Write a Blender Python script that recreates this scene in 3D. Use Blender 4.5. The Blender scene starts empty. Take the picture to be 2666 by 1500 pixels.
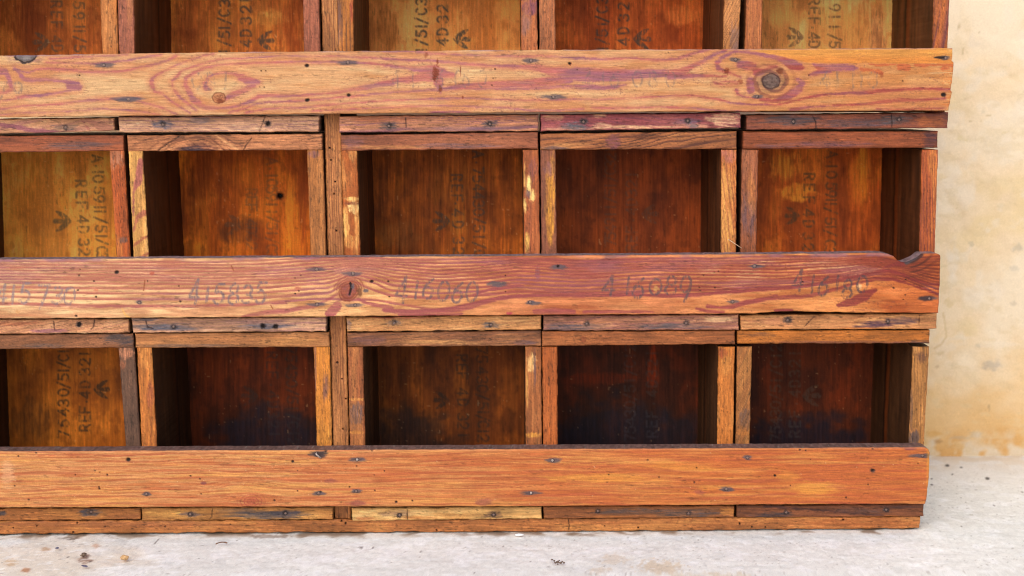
import bpy, math, random
import numpy as np

rng = random.Random(7)
scene = bpy.context.scene
COL = scene.collection

# ----------------------------------------------------------------------------
# camera geometry: measurements were read off the photograph (2666 x 1500) and
# turned into metres on the vertical plane each piece of timber really lies in
# ----------------------------------------------------------------------------
IW, IH = 2666.0, 1500.0
F = 3500.0
TILT = math.atan(F / 25150.0)
ROLL = -0.0065
DIST = 1.45
CAMZ = DIST * math.tan(math.atan((1384 - 750) / F) + TILT)
CT, ST, CR, SR = math.cos(TILT), math.sin(TILT), math.cos(ROLL), math.sin(ROLL)
CAM = np.array([0.0, -DIST, CAMZ])

def at(px, py, y):
    """photo measurement -> (x, z) in metres on the vertical plane at depth y"""
    a = (np.asarray(px, float) - IW / 2) / F
    b = (IH / 2 - np.asarray(py, float)) / F
    a, b = a * CR - b * SR, a * SR + b * CR
    # ray = a*right + b*up + forward
    dy = CT + b * ST
    dz = -ST + b * CT
    t = (y + DIST) / dy
    return a * t, CAMZ + dz * t

def seen(x, y, z):
    """metres -> photo measurement"""
    rx, ry, rz = x, y + DIST, z - CAMZ
    d = ry * CT - rz * ST
    u = ry * ST + rz * CT
    a, b = rx / d, u / d
    a, b = a * CR + b * SR, -a * SR + b * CR
    return a * F + IW / 2, IH / 2 - b * F

# ----------------------------------------------------------------------------
# noise
# ----------------------------------------------------------------------------
def _hash(i, j, s):
    h = (i.astype(np.int64) * 374761393 + j.astype(np.int64) * 668265263 + s * 974634779) & 0xffffffff
    h = ((h ^ (h >> 13)) * 1274126177) & 0xffffffff
    h = ((h ^ (h >> 16)) * 2246822519) & 0xffffffff
    return ((h ^ (h >> 15)) & 0xffffff) / float(0xffffff)

def vn(x, y, s=0):
    x = np.asarray(x, float); y = np.asarray(y, float)
    i, j = np.floor(x), np.floor(y)
    fx, fy = x - i, y - j
    fx = fx * fx * (3 - 2 * fx); fy = fy * fy * (3 - 2 * fy)
    a, b = _hash(i, j, s), _hash(i + 1, j, s)
    c, d = _hash(i, j + 1, s), _hash(i + 1, j + 1, s)
    return (a + (b - a) * fx) * (1 - fy) + (c + (d - c) * fx) * fy

def fbm(x, y, s=0, o=3):
    v, a, t = 0, 1.0, 0
    for k in range(o):
        v = v + a * vn(x * 2 ** k + 17.3 * k, y * 2 ** k - 9.1 * k, s + 31 * k)
        t += a; a *= 0.5
    return v / t

def sst(a, b, x):
    t = np.clip((x - a) / (b - a + 1e-9), 0, 1)
    return t * t * (3 - 2 * t)

def C(*c):
    return np.array(c, float)

def mix(rgb, c, m):
    m = np.clip(m, 0, 1)[:, None]
    return rgb * (1 - m) + np.asarray(c, float) * m

def stroke_sd(X, Y, pts, margin=60):
    """signed distance to a stroke with a width per point (negative inside)"""
    p = np.asarray(pts, float)
    out = np.full(X.shape, 1e3)
    for k in range(len(p) - 1):
        (x0, y0, w0), (x1, y1, w1) = p[k], p[k + 1]
        mw = max(w0, w1) / 2 + margin
        s = np.nonzero((X > min(x0, x1) - mw) & (X < max(x0, x1) + mw) & (Y > min(y0, y1) - mw) & (Y < max(y0, y1) + mw))[0]
        if not len(s):
            continue
        dx, dy = x1 - x0, y1 - y0
        L = dx * dx + dy * dy + 1e-9
        t = np.clip(((X[s] - x0) * dx + (Y[s] - y0) * dy) / L, 0, 1)
        d = np.hypot(X[s] - x0 - t * dx, Y[s] - y0 - t * dy) - (w0 + (w1 - w0) * t) / 2
        out[s] = np.minimum(out[s], d)
    return out

def ell(X, Y, x, y, rx, ry, seed=0, rough=0.35, sx=None, sy=None):
    """soft-edged stain mask; 1 inside"""
    d = np.hypot((X - x) / rx, (Y - y) / ry)
    n = fbm(X / (sx or max(rx * 0.45, 4)), Y / (sy or max(ry * 0.45, 3)), 91 + seed)
    return 1 - sst(0.55, 1.15, d + (n - 0.5) * 2 * rough)

# ----------------------------------------------------------------------------
# lettering: strokes in a unit box
# ----------------------------------------------------------------------------
def arc(cx, cy, rx, ry, a0, a1, n=12):
    return [(cx + rx * math.cos(math.radians(a0 + (a1 - a0) * i / n)), cy + ry * math.sin(math.radians(a0 + (a1 - a0) * i / n))) for i in range(n + 1)]
GLYPH = {
    '0': [arc(.5, .5, .5, .5, 90, 450, 16)],
    '1': [[(.5, 0), (.5, 1)]],
    '2': [arc(.5, .7, .45, .3, 170, -30, 8) + [(.05, 0), (.98, 0)]],
    '3': [arc(.45, .74, .42, .26, 150, -90, 8) + arc(.45, .25, .5, .25, 90, -150, 9)],
    '4': [[(.75, 0), (.75, 1), (0, .28), (1, .28)]],
    '5': [[(.92, 1), (.2, 1), (.12, .55)] + arc(.45, .32, .5, .32, 110, -150, 9)],
    '6': [[(.85, .98), (.35, .75), (.06, .4)] + arc(.5, .3, .45, .3, 180, 530, 12)],
    '7': [[(0, 1), (.98, 1), (.35, 0)]],
    '8': [arc(.5, .75, .38, .25, 90, 450, 12), arc(.5, .25, .48, .26, 90, 450, 12)],
    '9': [arc(.5, .68, .44, .32, 0, 360, 12) + [(.9, .45), (.55, 0)]],
    '/': [[(.1, -.12), (.9, 1.12)]],
    'A': [[(0, 0), (.5, 1), (1, 0)], [(.2, .35), (.8, .35)]],
    'C': [arc(.55, .5, .5, .5, 45, 315, 12)],
    'D': [[(.08, 0), (.08, 1), (.4, 1)] + arc(.4, .5, .55, .5, 90, -90, 8) + [(.08, 0)]],
    'E': [[(.95, 1), (.08, 1), (.08, 0), (.95, 0)], [(.08, .52), (.8, .52)]],
    'F': [[(.95, 1), (.08, 1), (.08, 0)], [(.08, .52), (.8, .52)]],
    'R': [[(.08, 0), (.08, 1), (.5, 1)] + arc(.5, .74, .42, .26, 90, -90, 7) + [(.08, .48)], [(.45, .48), (.98, 0)]],
    '.': [[(.5, .3), (.5, .34)]],
}

def stencil(X, Y, items, xc, turn, h=27, w=17, sw=5.0, lean=0.0):
    """items: (character, y) along the photo's vertical. turn 'cw' reads downwards, 'ccw' upwards."""
    sd = np.full(X.shape, 1e3)
    for ch, yc in items:
        for g in GLYPH[ch]:
            P = []
            for gx, gy in g:
                if turn == 'cw':
                    P.append((xc + lean * (yc - 500) + (gy - .5) * h, yc + (gx - .5) * w, sw))
                else:
                    P.append((xc + lean * (yc - 500) - (gy - .5) * h, yc - (gx - .5) * w, sw))
            sd = np.minimum(sd, stroke_sd(X, Y, P, 12))
    return sd

def spaced(txt, y0, y1):
    n = len(txt)
    return [(c, y0 + (y1 - y0) * i / (n - 1)) for i, c in enumerate(txt) if c != ' ']

def broad_arrow(X, Y, x, y, turn, s=1.0):
    """three-stroke arrow mark, apex towards the top of the letters"""
    q = 1 if turn == 'cw' else -1
    f = lambda u, v, w: (x + q * u * 17 * s, y + v * 24 * s, w * s)
    sd = stroke_sd(X, Y, [f(1, 0, 9), f(.35, -.4, 13), f(-.3, -.75, 11), f(-.9, -1, 4)], 12)
    sd = np.minimum(sd, stroke_sd(X, Y, [f(1, 0, 9), f(.35, .4, 13), f(-.3, .75, 11), f(-.9, 1, 4)], 12))
    return np.minimum(sd, stroke_sd(X, Y, [f(.5, 0, 7), f(-1.0, 0, 13)], 12))

def ink(rgb, X, Y, sd, colour, strength, seed, wear=.35):
    n = fbm(X / 3.0, Y / 9.0, 300 + seed, 3)
    m = (1 - sst(-1.2, 1.6, sd)) * strength * sst(wear - .25, wear + .2, n)
    return mix(rgb, colour, m)

# ----------------------------------------------------------------------------
# materials
# ----------------------------------------------------------------------------
def wood_material(name, rough, bump, spec=0.4, coat=0.0):
    m = bpy.data.materials.new(name); m.use_nodes = True
    nt = m.node_tree; N, L = nt.nodes, nt.links
    b = N['Principled BSDF']
    at_ = N.new('ShaderNodeAttribute'); at_.attribute_name = 'paint'
    tc = N.new('ShaderNodeTexCoord')
    n1 = N.new('ShaderNodeTexNoise'); n1.inputs['Scale'].default_value = 900; n1.inputs['Detail'].default_value = 3
    L.new(tc.outputs['Object'], n1.inputs['Vector'])
    r1 = N.new('ShaderNodeMapRange'); r1.inputs['To Min'].default_value = .9; r1.inputs['To Max'].default_value = 1.1
    r1.inputs['From Min'].default_value = .3; r1.inputs['From Max'].default_value = .7
    L.new(n1.outputs['Fac'], r1.inputs['Value'])
    mx = N.new('ShaderNodeVectorMath'); mx.operation = 'SCALE'
    L.new(at_.outputs['Color'], mx.inputs[0]); L.new(r1.outputs['Result'], mx.inputs['Scale'])
    L.new(mx.outputs['Vector'], b.inputs['Base Color'])
    n2 = N.new('ShaderNodeTexNoise'); n2.inputs['Scale'].default_value = 60; n2.inputs['Detail'].default_value = 5
    L.new(tc.outputs['Object'], n2.inputs['Vector'])
    r2 = N.new('ShaderNodeMapRange'); r2.inputs['To Min'].default_value = rough - .1; r2.inputs['To Max'].default_value = rough + .15
    L.new(n2.outputs['Fac'], r2.inputs['Value']); L.new(r2.outputs['Result'], b.inputs['Roughness'])
    b.inputs['Specular IOR Level'].default_value = spec
    b.inputs['Coat Weight'].default_value = coat
    bp = N.new('ShaderNodeBump'); bp.inputs['Strength'].default_value = bump; bp.inputs['Distance'].default_value = .0006
    L.new(n1.outputs['Fac'], bp.inputs['Height']); L.new(bp.outputs['Normal'], b.inputs['Normal'])
    return m

M_RAIL = wood_material('oiled_pine', .55, .35, .2)
M_BOARD = wood_material('stained_softwood', .55, .35, .2)
M_PANEL = wood_material('varnished_plywood', .55, .2, .12)
M_PLASTER = wood_material('lime_plaster', .9, .5, .1)
M_FLOOR = wood_material('whitewashed_concrete', .9, .5, .1)

def plain_material(name, col, rough=.6, metal=0.0, var=.3, scale=400):
    m = bpy.data.materials.new(name); m.use_nodes = True
    nt = m.node_tree; N, L = nt.nodes, nt.links; b = N['Principled BSDF']
    n = N.new('ShaderNodeTexNoise'); n.inputs['Scale'].default_value = scale; n.inputs['Detail'].default_value = 4
    tc = N.new('ShaderNodeTexCoord'); L.new(tc.outputs['Object'], n.inputs['Vector'])
    r = N.new('ShaderNodeValToRGB')
    r.color_ramp.elements[0].position = .3; r.color_ramp.elements[1].position = .7
    r.color_ramp.elements[0].color = (*[c * (1 - var) for c in col], 1); r.color_ramp.elements[1].color = (*[min(1, c * (1 + var)) for c in col], 1)
    L.new(n.outputs['Fac'], r.inputs['Fac']); L.new(r.outputs['Color'], b.inputs['Base Color'])
    b.inputs['Roughness'].default_value = rough; b.inputs['Metallic'].default_value = metal
    return m
M_NAIL = plain_material('rusted_iron', (.16, .10, .085), .55, .35)
M_NAIL_B = plain_material('worn_steel', (.34, .27, .24), .45, .5)

# ----------------------------------------------------------------------------
# mesh helpers
# ----------------------------------------------------------------------------
GAIN = 0.76
def srgb(rgb, gain):
    c = np.clip(rgb, 0, 255) / 255.0
    lin = np.where(c <= .04045, c / 12.92, ((c + .055) / 1.055) ** 2.4)
    return np.clip(lin * gain, 0, .95)

def world_of(o):
    v = np.zeros(3)
    while o is not None:
        v = v + np.array(o.location); o = o.parent
    return v

def link(o, parent, centre):
    COL.objects.link(o)
    if parent is not None:
        o.parent = parent
        o.location = tuple(np.asarray(centre) - world_of(parent))
    else:
        o.location = tuple(centre)
    return o

def empty(name, loc, parent=None):
    o = bpy.data.objects.new(name, None); o.empty_display_size = .05
    return link(o, parent, loc)

def mesh_object(name, V, Q, colour, mat, parent, ngons=(), smooth=True, sharp=0.7):
    c = (V.min(0) + V.max(0)) / 2
    me = bpy.data.meshes.new(name)
    V = V - c
    nq = len(Q)
    nl = nq * 4 + sum(len(g) for g in ngons)
    me.vertices.add(len(V)); me.vertices.foreach_set('co', V.astype(np.float32).ravel())
    me.loops.add(nl)
    li = np.concatenate([np.asarray(Q, np.int32).ravel()] + [np.asarray(g, np.int32) for g in ngons])
    me.loops.foreach_set('vertex_index', li)
    st = np.concatenate([np.arange(nq) * 4, nq * 4 + np.cumsum([0] + [len(g) for g in ngons])[:-1]]).astype(np.int32) if len(ngons) else (np.arange(nq) * 4).astype(np.int32)
    me.polygons.add(nq + len(ngons))
    me.polygons.foreach_set('loop_start', st)
    me.polygons.foreach_set('use_smooth', np.full(nq + len(ngons), smooth))
    me.update(calc_edges=True)
    if colour is not None:
        a = me.attributes.new('paint', 'FLOAT_COLOR', 'POINT')
        a.data.foreach_set('color', np.concatenate([colour, np.ones((len(V), 1))], 1).astype(np.float32).ravel())
    if smooth:
        me.set_sharp_from_angle(angle=sharp)
    me.materials.append(mat)
    me.validate()
    o = bpy.data.objects.new(name, me)
    return link(o, parent, c)

def edge_fn(pts):
    p = np.asarray(pts, float)
    return lambda t: np.interp(t, p[:, 0], p[:, 1])

def board(name, parent, top, bottom, left, right, y, depth, paint, mat, gain=GAIN, step=2.1, rings=4, wob=1.0,
          side=None, seed=0, bevel=.0014, top_rgb=None):
    """a plank: its front face is a fine grid on the plane y (outline = four measured edges), extruded backwards.
    top/bottom: [(x, y)...]; left/right: [(y, x)...]."""
    ft, fb, fl, fr = edge_fn(top), edge_fn(bottom), edge_fn(left), edge_fn(right)
    x0, x1 = np.mean([p[1] for p in left]), np.mean([p[1] for p in right])
    y0, y1 = np.mean([p[1] for p in top]), np.mean([p[1] for p in bottom])
    nu = max(4, int(abs(x1 - x0) / step)); nv = max(4, int(abs(y1 - y0) / step))
    u = np.linspace(0, 1, nu + 1); v = np.linspace(0, 1, nv + 1)
    U, W = np.meshgrid(u, v)
    Yg = y0 + (y1 - y0) * W
    for _ in range(3):
        Xl, Xr = fl(Yg), fr(Yg)
        Xl = Xl + wob * (fbm(Yg / 14, 0 * Yg, seed + 1) - .5) * 2
        Xr = Xr + wob * (fbm(Yg / 14, 0 * Yg, seed + 2) - .5) * 2
        X = Xl + (Xr - Xl) * U
        Yt = ft(X) + wob * (fbm(X / 22, 0 * X, seed + 3) - .5) * 2
        Yb = fb(X) + wob * (fbm(X / 22, 0 * X, seed + 4) - .5) * 2
        Yg = Yt + (Yb - Yt) * W
    X, Y = X.ravel(), Yg.ravel()
    rgb, h = paint(X, Y)
    px = DIST / F          # metres per photo pixel, roughly
    de = np.minimum(np.minimum(U * abs(x1 - x0), (1 - U) * abs(x1 - x0)), np.minimum(W * abs(y1 - y0), (1 - W) * abs(y1 - y0))).ravel() * px
    r = bevel
    t = np.clip(1 - de / r, 0, 1)
    wx, wz = at(X, Y, y)
    yy = y + r * (1 - np.sqrt(np.clip(1 - t * t, 0, 1))) * .8 - h * .001
    V = np.stack([wx, yy, wz], 1)
    idx = np.arange((nu + 1) * (nv + 1)).reshape(nv + 1, nu + 1)
    Q = np.stack([idx[:-1, :-1], idx[1:, :-1], idx[1:, 1:], idx[:-1, 1:]], -1).reshape(-1, 4)
    loop = np.concatenate([idx[0, :-1], idx[:-1, -1], idx[-1, :0:-1], idx[:0:-1, 0]])
    which = np.concatenate([np.zeros(nu), np.ones(nv), np.full(nu, 2), np.full(nv, 3)]).astype(int)
    n = len(loop)
    ds = np.concatenate([[.0006], np.linspace(.002, depth, rings)])
    rings_v, rings_c = [], []
    for d in ds:
        p = V[loop].copy(); p[:, 1] = y + r * .8 + d
        rings_v.append(p)
        if side is not None:
            c = side(which, X[loop], Y[loop], d)
        else:
            nn = fbm((X[loop] + Y[loop]) / 30, np.full(n, d * 300), seed + 8)
            c = rgb[loop] * .35 + rgb.mean(0) * .4 * (.7 + .6 * nn)[:, None]
        if top_rgb is not None:
            nn = fbm(X[loop] / 5, np.full(n, d * 900), seed + 9, 4)[:, None]
            sp = (vn(X[loop] / 1.7, np.full(n, d * 2500), seed + 10) > .9)[:, None]
            tc = np.where(sp, C(165, 150, 140), np.asarray(top_rgb) * (.6 + .8 * nn))
            c = np.where((which == 0)[:, None], tc, c)
        rings_c.append(c)
    base = len(V)
    cur = loop
    for k in range(len(ds)):
        nx = base + k * n + np.arange(n)
        Q = np.concatenate([Q, np.stack([cur, np.roll(cur, -1), np.roll(nx, -1), nx], 1)])
        cur = nx
    allv = np.concatenate([V] + rings_v); allc = np.concatenate([rgb] + rings_c)
    return mesh_object(name, allv, Q, srgb(allc, gain), mat, parent, ngons=[cur])

def quad(tl, tr, br, bl):
    return dict(top=[tl, tr], bottom=[bl, br], left=[(tl[1], tl[0]), (bl[1], bl[0])], right=[(tr[1], tr[0]), (br[1], br[0])])

# nails -----------------------------------------------------------------------
def nail_mesh(name, mat, r=.0018):
    n = 14; V = [(0, -.0005, 0)]; Q = []; G = []
    prof = [(.55, -.00045), (.9, -.0002), (1.0, .0003), (1.0, .004)]
    for q, (k, yy) in enumerate(prof):
        for i in range(n):
            a = 2 * math.pi * i / n
            j = 1 + .06 * math.sin(3 * a + 1)
            V.append((r * k * j * math.cos(a), yy, r * k * j * math.sin(a)))
    me = bpy.data.meshes.new(name)
    F_ = [(0, 1 + i, 1 + (i + 1) % n) for i in range(n)]
    for q in range(3):
        for i in range(n):
            a, b = 1 + q * n + i, 1 + q * n + (i + 1) % n
            F_.append((a, a + n, b + n, b))
    me.from_pydata(V, [], F_); me.update()
    for p in me.polygons: p.use_smooth = True
    me.set_sharp_from_angle(angle=.8)
    me.materials.append(mat)
    return me
NAIL = nail_mesh('nail', M_NAIL); NAIL_B = nail_mesh('bright_nail', M_NAIL_B)
NAIL_S = nail_mesh('small_nail', M_NAIL, .0016)

def nail(parent, px, py, y, mesh=None, sink=.0003):
    x, z = at(px, py, y)
    o = bpy.data.objects.new('nail', mesh or NAIL)
    o.rotation_euler = (rng.uniform(-.15, .15), rng.uniform(0, 6), rng.uniform(-.15, .15))
    return link(o, parent, (float(x), y + sink, float(z)))

# ----------------------------------------------------------------------------
# generic wood painter for the small boards
# ----------------------------------------------------------------------------
def wood(base, dark, light=None, seed=0, axis='x', period=9, lines=.6, amp=14, wear=.3, tilt=0.0, stains=(), holes=(),
         bands=(), cracks=(), fine=.2, sharp=.25, relief=.12, knots=()):
    base, dark = C(*base), C(*dark)
    light = C(*light) if light is not None else np.minimum(base * 1.2 + 12, 250)
    def paint(X, Y):
        a, b = (X, Y) if axis == 'x' else (Y, X)
        b = b + tilt * (a - a.mean())
        for kx, ky, kr, ks in knots:
            ka, kb = (kx, ky) if axis == 'x' else (ky, kx)
            g = np.exp(-((a - ka) / kr) ** 2)
            b = b + ks * g * np.sign(kb - b + .01) * np.exp(-np.abs(b - kb) / (kr * .7))
        w = (fbm(a / 160, b / 60, seed) - .5) * 2 * amp + (fbm(a / 30, b / 14, seed + 5) - .5) * 2.4
        ph = (b + w) / period + 2 * vn((b + w) / (period * 3), a * 0, seed + 6)
        f = ph - np.floor(ph)
        late = sst(.45, .9, f) * (1 - sst(.9, .9 + sharp * .4, f))
        local = sst(.25, .7, fbm(a / 140, b / 25, seed + 7))
        m = late * lines * (.35 + .65 * local)
        rgb = np.repeat(base[None], len(X), 0)
        lowf = fbm(a / 110, b / 28, seed + 11)
        rgb = mix(rgb, light, sst(.5, .75, lowf) * wear)
        rgb = mix(rgb, base * .72, (1 - sst(.25, .5, lowf)) * .5)
        rgb = mix(rgb, dark, m)
        for c, s, bd in bands:
            sd = stroke_sd(X, Y, bd, 30) + (fbm(X / 14, Y / 4, seed + 50) - .5) * 6
            rgb = mix(rgb, c, (1 - sst(-2, 2.5, sd)) * s)
        sf = .5 + .62 * sst(.3, .68, fbm(a / 30, b / 2.2, seed + 60, 3))
        for (x, y, rx, ry, c, s) in stains:
            rgb = mix(rgb, c, sf * ell(X, Y, x, y, rx, ry, seed + int(x), .5, *( (rx * .35, max(3, ry * .22)) if axis == 'x' else (max(3, rx * .22), ry * .35))) * s)
        fib = fbm(a / 26, b / 1.7, seed + 21, 3)
        rgb = rgb * (1 - fine + 2 * fine * fib)[:, None]
        pore = sst(.72, .86, fbm(a / 11, b / 2.2, seed + 23, 2))
        rgb = rgb * (1 - .28 * pore)[:, None]
        rgb = grit(rgb, X, Y, seed + 860, axis, 1.15)
        h = (fib - .5) * relief * 2 - late * relief * .6 - pore * .08
        for cr in cracks:
            sd = stroke_sd(X, Y, [(p[0], p[1], 1.2) for p in cr], 8) + (fbm(X / 5, Y / 5, seed + 33) - .5) * 3
            m = 1 - sst(-.5, 1.8, sd)
            rgb = mix(rgb, dark * .35, m * .8); h = h - m * .5
        for (hx, hy, hr) in holes:
            d = np.hypot(X - hx, Y - hy) + (fbm(X / 4, Y / 4, 7) - .5) * 2
            m = 1 - sst(hr * .5, hr * 1.1, d)
            rgb = mix(rgb, C(26, 14, 12), m); h = h - m * 1.6
        return rgb, h
    return paint

GREY = C(88, 76, 80)

# ----------------------------------------------------------------------------
# the cabinet
# ----------------------------------------------------------------------------
Y_RAIL, Y_BATTEN, Y_BOX, Y_POST, Y_BASE = -.016, .0, .0045, .009, .0035
BOX_DEPTH = .162

cab = empty('pigeonhole_cabinet', (0, .08, 0))
cab['label'] = 'stained wooden pigeonhole cabinet made of stencilled crates behind three nailed plank rails'
cab['category'] = 'cabinet'

# --- top rail --------------------------------------------------------------------
def T1(k, pts):
    x0 = (0, 500, 1000, 1500, 1980)[k]
    return [(x0 + x / 4.954, 120 + y / 4.954, w / 4.954) for x, y, w in pts]
def T2(k, pts):
    x0 = (0, 500, 1000, 1500, 1980)[k]
    return [(x0 + x / 4.954, 650 + y / 4.954, w / 4.954) for x, y, w in pts]

RAIL1 = [T1(0, b) for b in (
    [(640,165,30),(860,150,22),(1200,135,22),(1640,108,18)],
    [(600,215,26),(900,215,22),(1200,230,22),(1500,200,24),(1700,175,24),(1900,140,26),(2080,110,24)],
    [(190,280,20),(270,330,26),(370,335,24),(480,305,30),(620,290,45),(850,310,40),(1100,330,38),(1350,335,36),(1600,320,36),(1800,275,32),(1960,245,28),(2150,190,26),(2270,130,30)],
    [(180,290,40),(260,360,50),(300,420,60),(400,440,50),(600,430,40),(800,450,44),(900,470,60),(1000,490,70)],
    [(900,510,110),(960,515,100),(1030,520,60)],
    [(1030,550,40),(860,580,36),(700,610,36),(500,640,40),(300,650,40),(100,700,20),(-300,730,16)],
    [(-300,330,90),(60,330,90),(110,400,60),(130,480,60),(150,550,60),(80,600,40),(-300,610,30)],
    [(-700,840,30),(0,815,28),(300,770,24),(500,765,24),(800,745,26),(1000,715,30),(1300,685,36),(1500,680,38),(1680,680,38),(1800,675,30)],
    [(-700,900,12),(0,885,12),(300,860,14),(700,855,16),(1000,830,20),(1300,810,22),(1600,820,18),(1900,855,14),(2060,885,12)],
    [(1760,710,24),(1900,740,26),(2050,785,26),(2200,840,24),(2280,880,16)],
    [(2576,145,24),(2400,195,24),(2280,240,22),(2150,310,22),(2050,360,26),(1970,410,40),(1950,470,60),(1970,540,60),(2000,590,36),(2100,620,34),(2170,680,40),(2230,730,34),(2330,790,28),(2450,860,26)],
    [(2576,235,24),(2450,280,24),(2330,330,26),(2290,390,40),(2220,445,30)],
    [(2220,470,16),(2230,540,20),(2270,600,44),(2340,680,34),(2420,740,34),(2530,830,30)],
    [(2576,320,30),(2460,370,34),(2400,410,50),(2390,500,56),(2440,590,60),(2480,670,70),(2560,740,80)],
)] + [T1(1, b) for b in (
    [(0,180,20),(150,120,24),(280,100,20)],
    [(0,265,20),(120,225,24),(350,170,26),(700,155,20),(1100,130,18),(1500,130,18),(1900,130,22),(2200,145,26),(2576,165,28)],
    [(0,350,36),(120,300,40),(300,250,36),(500,230,26),(900,215,24),(1300,205,26),(1800,205,28),(2100,215,30),(2400,235,30),(2576,250,34)],
    [(190,420,30),(280,360,24),(420,340,24),(560,360,40),(640,410,100),(720,450,110),(800,460,80),(860,470,50)],
    [(800,500,60),(700,560,70),(600,600,80),(500,640,80),(430,680,50)],
    [(210,430,30),(165,480,60),(180,550,60),(230,560,30)],
    [(0,680,70),(80,750,70),(180,790,50),(280,800,40),(450,800,36),(600,770,40),(760,710,50),(860,650,60),(1000,640,44),(1200,640,34),(1500,630,34),(1800,605,34),(2100,560,46),(2350,510,60),(2576,470,90)],
    [(480,860,24),(700,800,28),(850,740,26),(1000,725,22),(1300,710,24),(1600,695,28),(2000,650,30),(2300,625,24),(2576,605,24)],
    [(700,860,26),(850,830,24),(1000,805,22),(1400,795,22),(1700,765,24),(2000,740,22),(2576,700,20)],
    [(1550,835,24),(1900,820,22),(2300,800,20),(2576,790,18)],
)] + [T1(2, b) for b in (
    [(0,70,20),(300,70,26),(380,70,14)],
    [(430,75,40),(560,90,40),(700,100,20),(1000,115,20),(1400,125,22),(1800,135,30),(2050,125,24),(2300,145,26),(2576,155,26)],
    [(0,170,30),(300,180,34),(560,190,34),(800,205,28),(1100,235,34),(1500,260,44),(1800,270,60),(2000,285,80),(2200,340,140),(2400,360,150),(2576,370,170)],
    [(0,250,34),(250,275,44),(450,300,70),(560,340,170),(650,340,200),(740,350,140),(800,370,90),(890,375,60)],
    [(0,490,60),(100,450,60),(300,430,80),(500,400,110),(600,370,180)],
    [(700,450,150),(710,500,110),(720,560,50),(730,620,10)],
    [(0,605,22),(300,585,26),(600,565,30),(800,550,44),(1000,530,80),(1300,510,90),(1600,500,90),(1900,480,100),(2200,440,110),(2400,430,100)],
    [(1000,545,40),(1400,545,40),(1800,550,40),(2200,525,34),(2576,520,40)],
    [(0,700,20),(400,690,22),(700,680,24),(1000,675,20),(1300,680,22),(1700,700,24),(2100,700,22),(2300,690,22),(2576,685,18)],
    [(0,795,14),(400,775,22),(800,770,20),(1300,785,20),(1600,800,26),(1850,830,24),(2200,830,26),(2576,810,26)],
    [(600,855,30),(900,845,26),(1100,850,14)],
)] + [T1(3, b) for b in (
    [(0,165,30),(400,170,30),(700,150,24),(900,175,30),(1150,185,36),(1300,165,36),(1450,115,40),(1600,70,34),(1720,45,20)],
    [(0,360,180),(300,370,180),(600,370,160),(900,360,120),(1200,350,100),(1400,320,90),(1500,260,60),(1650,190,50),(1780,110,44),(1920,60,40)],
    [(1200,400,60),(1450,385,60),(1700,385,36),(1930,390,18)],
    [(0,520,60),(200,530,70),(350,540,60),(500,525,50),(640,500,30)],
    [(0,690,16),(400,685,18),(800,665,20),(1200,645,22),(1500,640,24),(1800,680,30),(2000,730,28),(2200,750,22),(2576,765,14)],
    [(200,790,20),(400,800,26),(700,795,24),(1100,785,22),(1500,800,26),(1700,820,20),(1950,840,16),(2300,835,12)],
    [(2576,150,40),(2400,110,40),(2200,80,36),(2050,70,30),(1960,110,50),(1870,160,50),(1820,220,60),(1830,290,50),(1920,330,40),(2020,360,26),(2120,400,20)],
    [(2110,240,90),(2200,250,120),(2290,260,90)],
    [(2250,450,110),(2250,560,110)],
    [(1780,470,30),(1850,490,30),(1950,505,20),(2080,490,12)],
    [(1800,465,20),(1950,460,14),(2100,465,10)],
    [(2070,570,50),(2080,620,40),(2180,660,24),(2350,680,20),(2500,690,40)],
    [(2330,330,120),(2400,330,70),(2480,290,50),(2576,270,40)],
)] + [T1(4, b) for b in (
    [(0,110,50),(150,140,50),(300,180,80),(400,240,130),(500,270,100),(540,280,60)],
    [(670,230,20),(760,275,90),(900,275,90),(1100,275,90),(1200,285,70),(1250,290,30)],
    [(640,370,30),(750,340,60),(900,320,40)],
    [(480,440,60),(550,480,60),(480,560,110),(380,630,110),(280,680,80),(150,710,40),(0,690,50)],
    [(0,750,16),(200,760,16),(400,715,20),(600,665,26),(800,630,30),(1000,615,30),(1300,605,40),(1550,580,50),(1800,565,36),(2100,550,34),(2480,565,34)],
    [(400,830,60),(520,800,50),(700,780,24),(1000,765,24),(1300,750,24),(1600,715,50),(1900,695,40),(2200,690,36),(2380,675,30)],
    [(1500,815,24),(1900,815,24),(2400,800,14)],
)]
RAIL1_RED = [T1(4, b) for b in (
    [(1290,300,30),(1400,310,40),(1530,330,60),(1570,350,40)],
    [(1400,230,16),(1500,245,30),(1650,245,36),(1740,235,20)],
    [(1800,270,90),(1900,275,80)], [(2000,240,40),(2100,255,50),(2200,240,30),(2480,250,40)],
    [(2350,290,60),(2420,280,60)],
)]

def holes_into(rgb, h, X, Y, items):
    for hx, hy, hr in items:
        d = np.hypot((X - hx) * .8, Y - hy) + (fbm(X / 4, Y / 4, 7) - .5) * 2
        m = (1 - sst(hr * .4, hr * 1.05, d)) * (.75 if hr < 3.5 else 1)
        rgb = mix(rgb, C(34, 19, 16), m); h = h - m * 1.2
    return rgb, h

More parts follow.
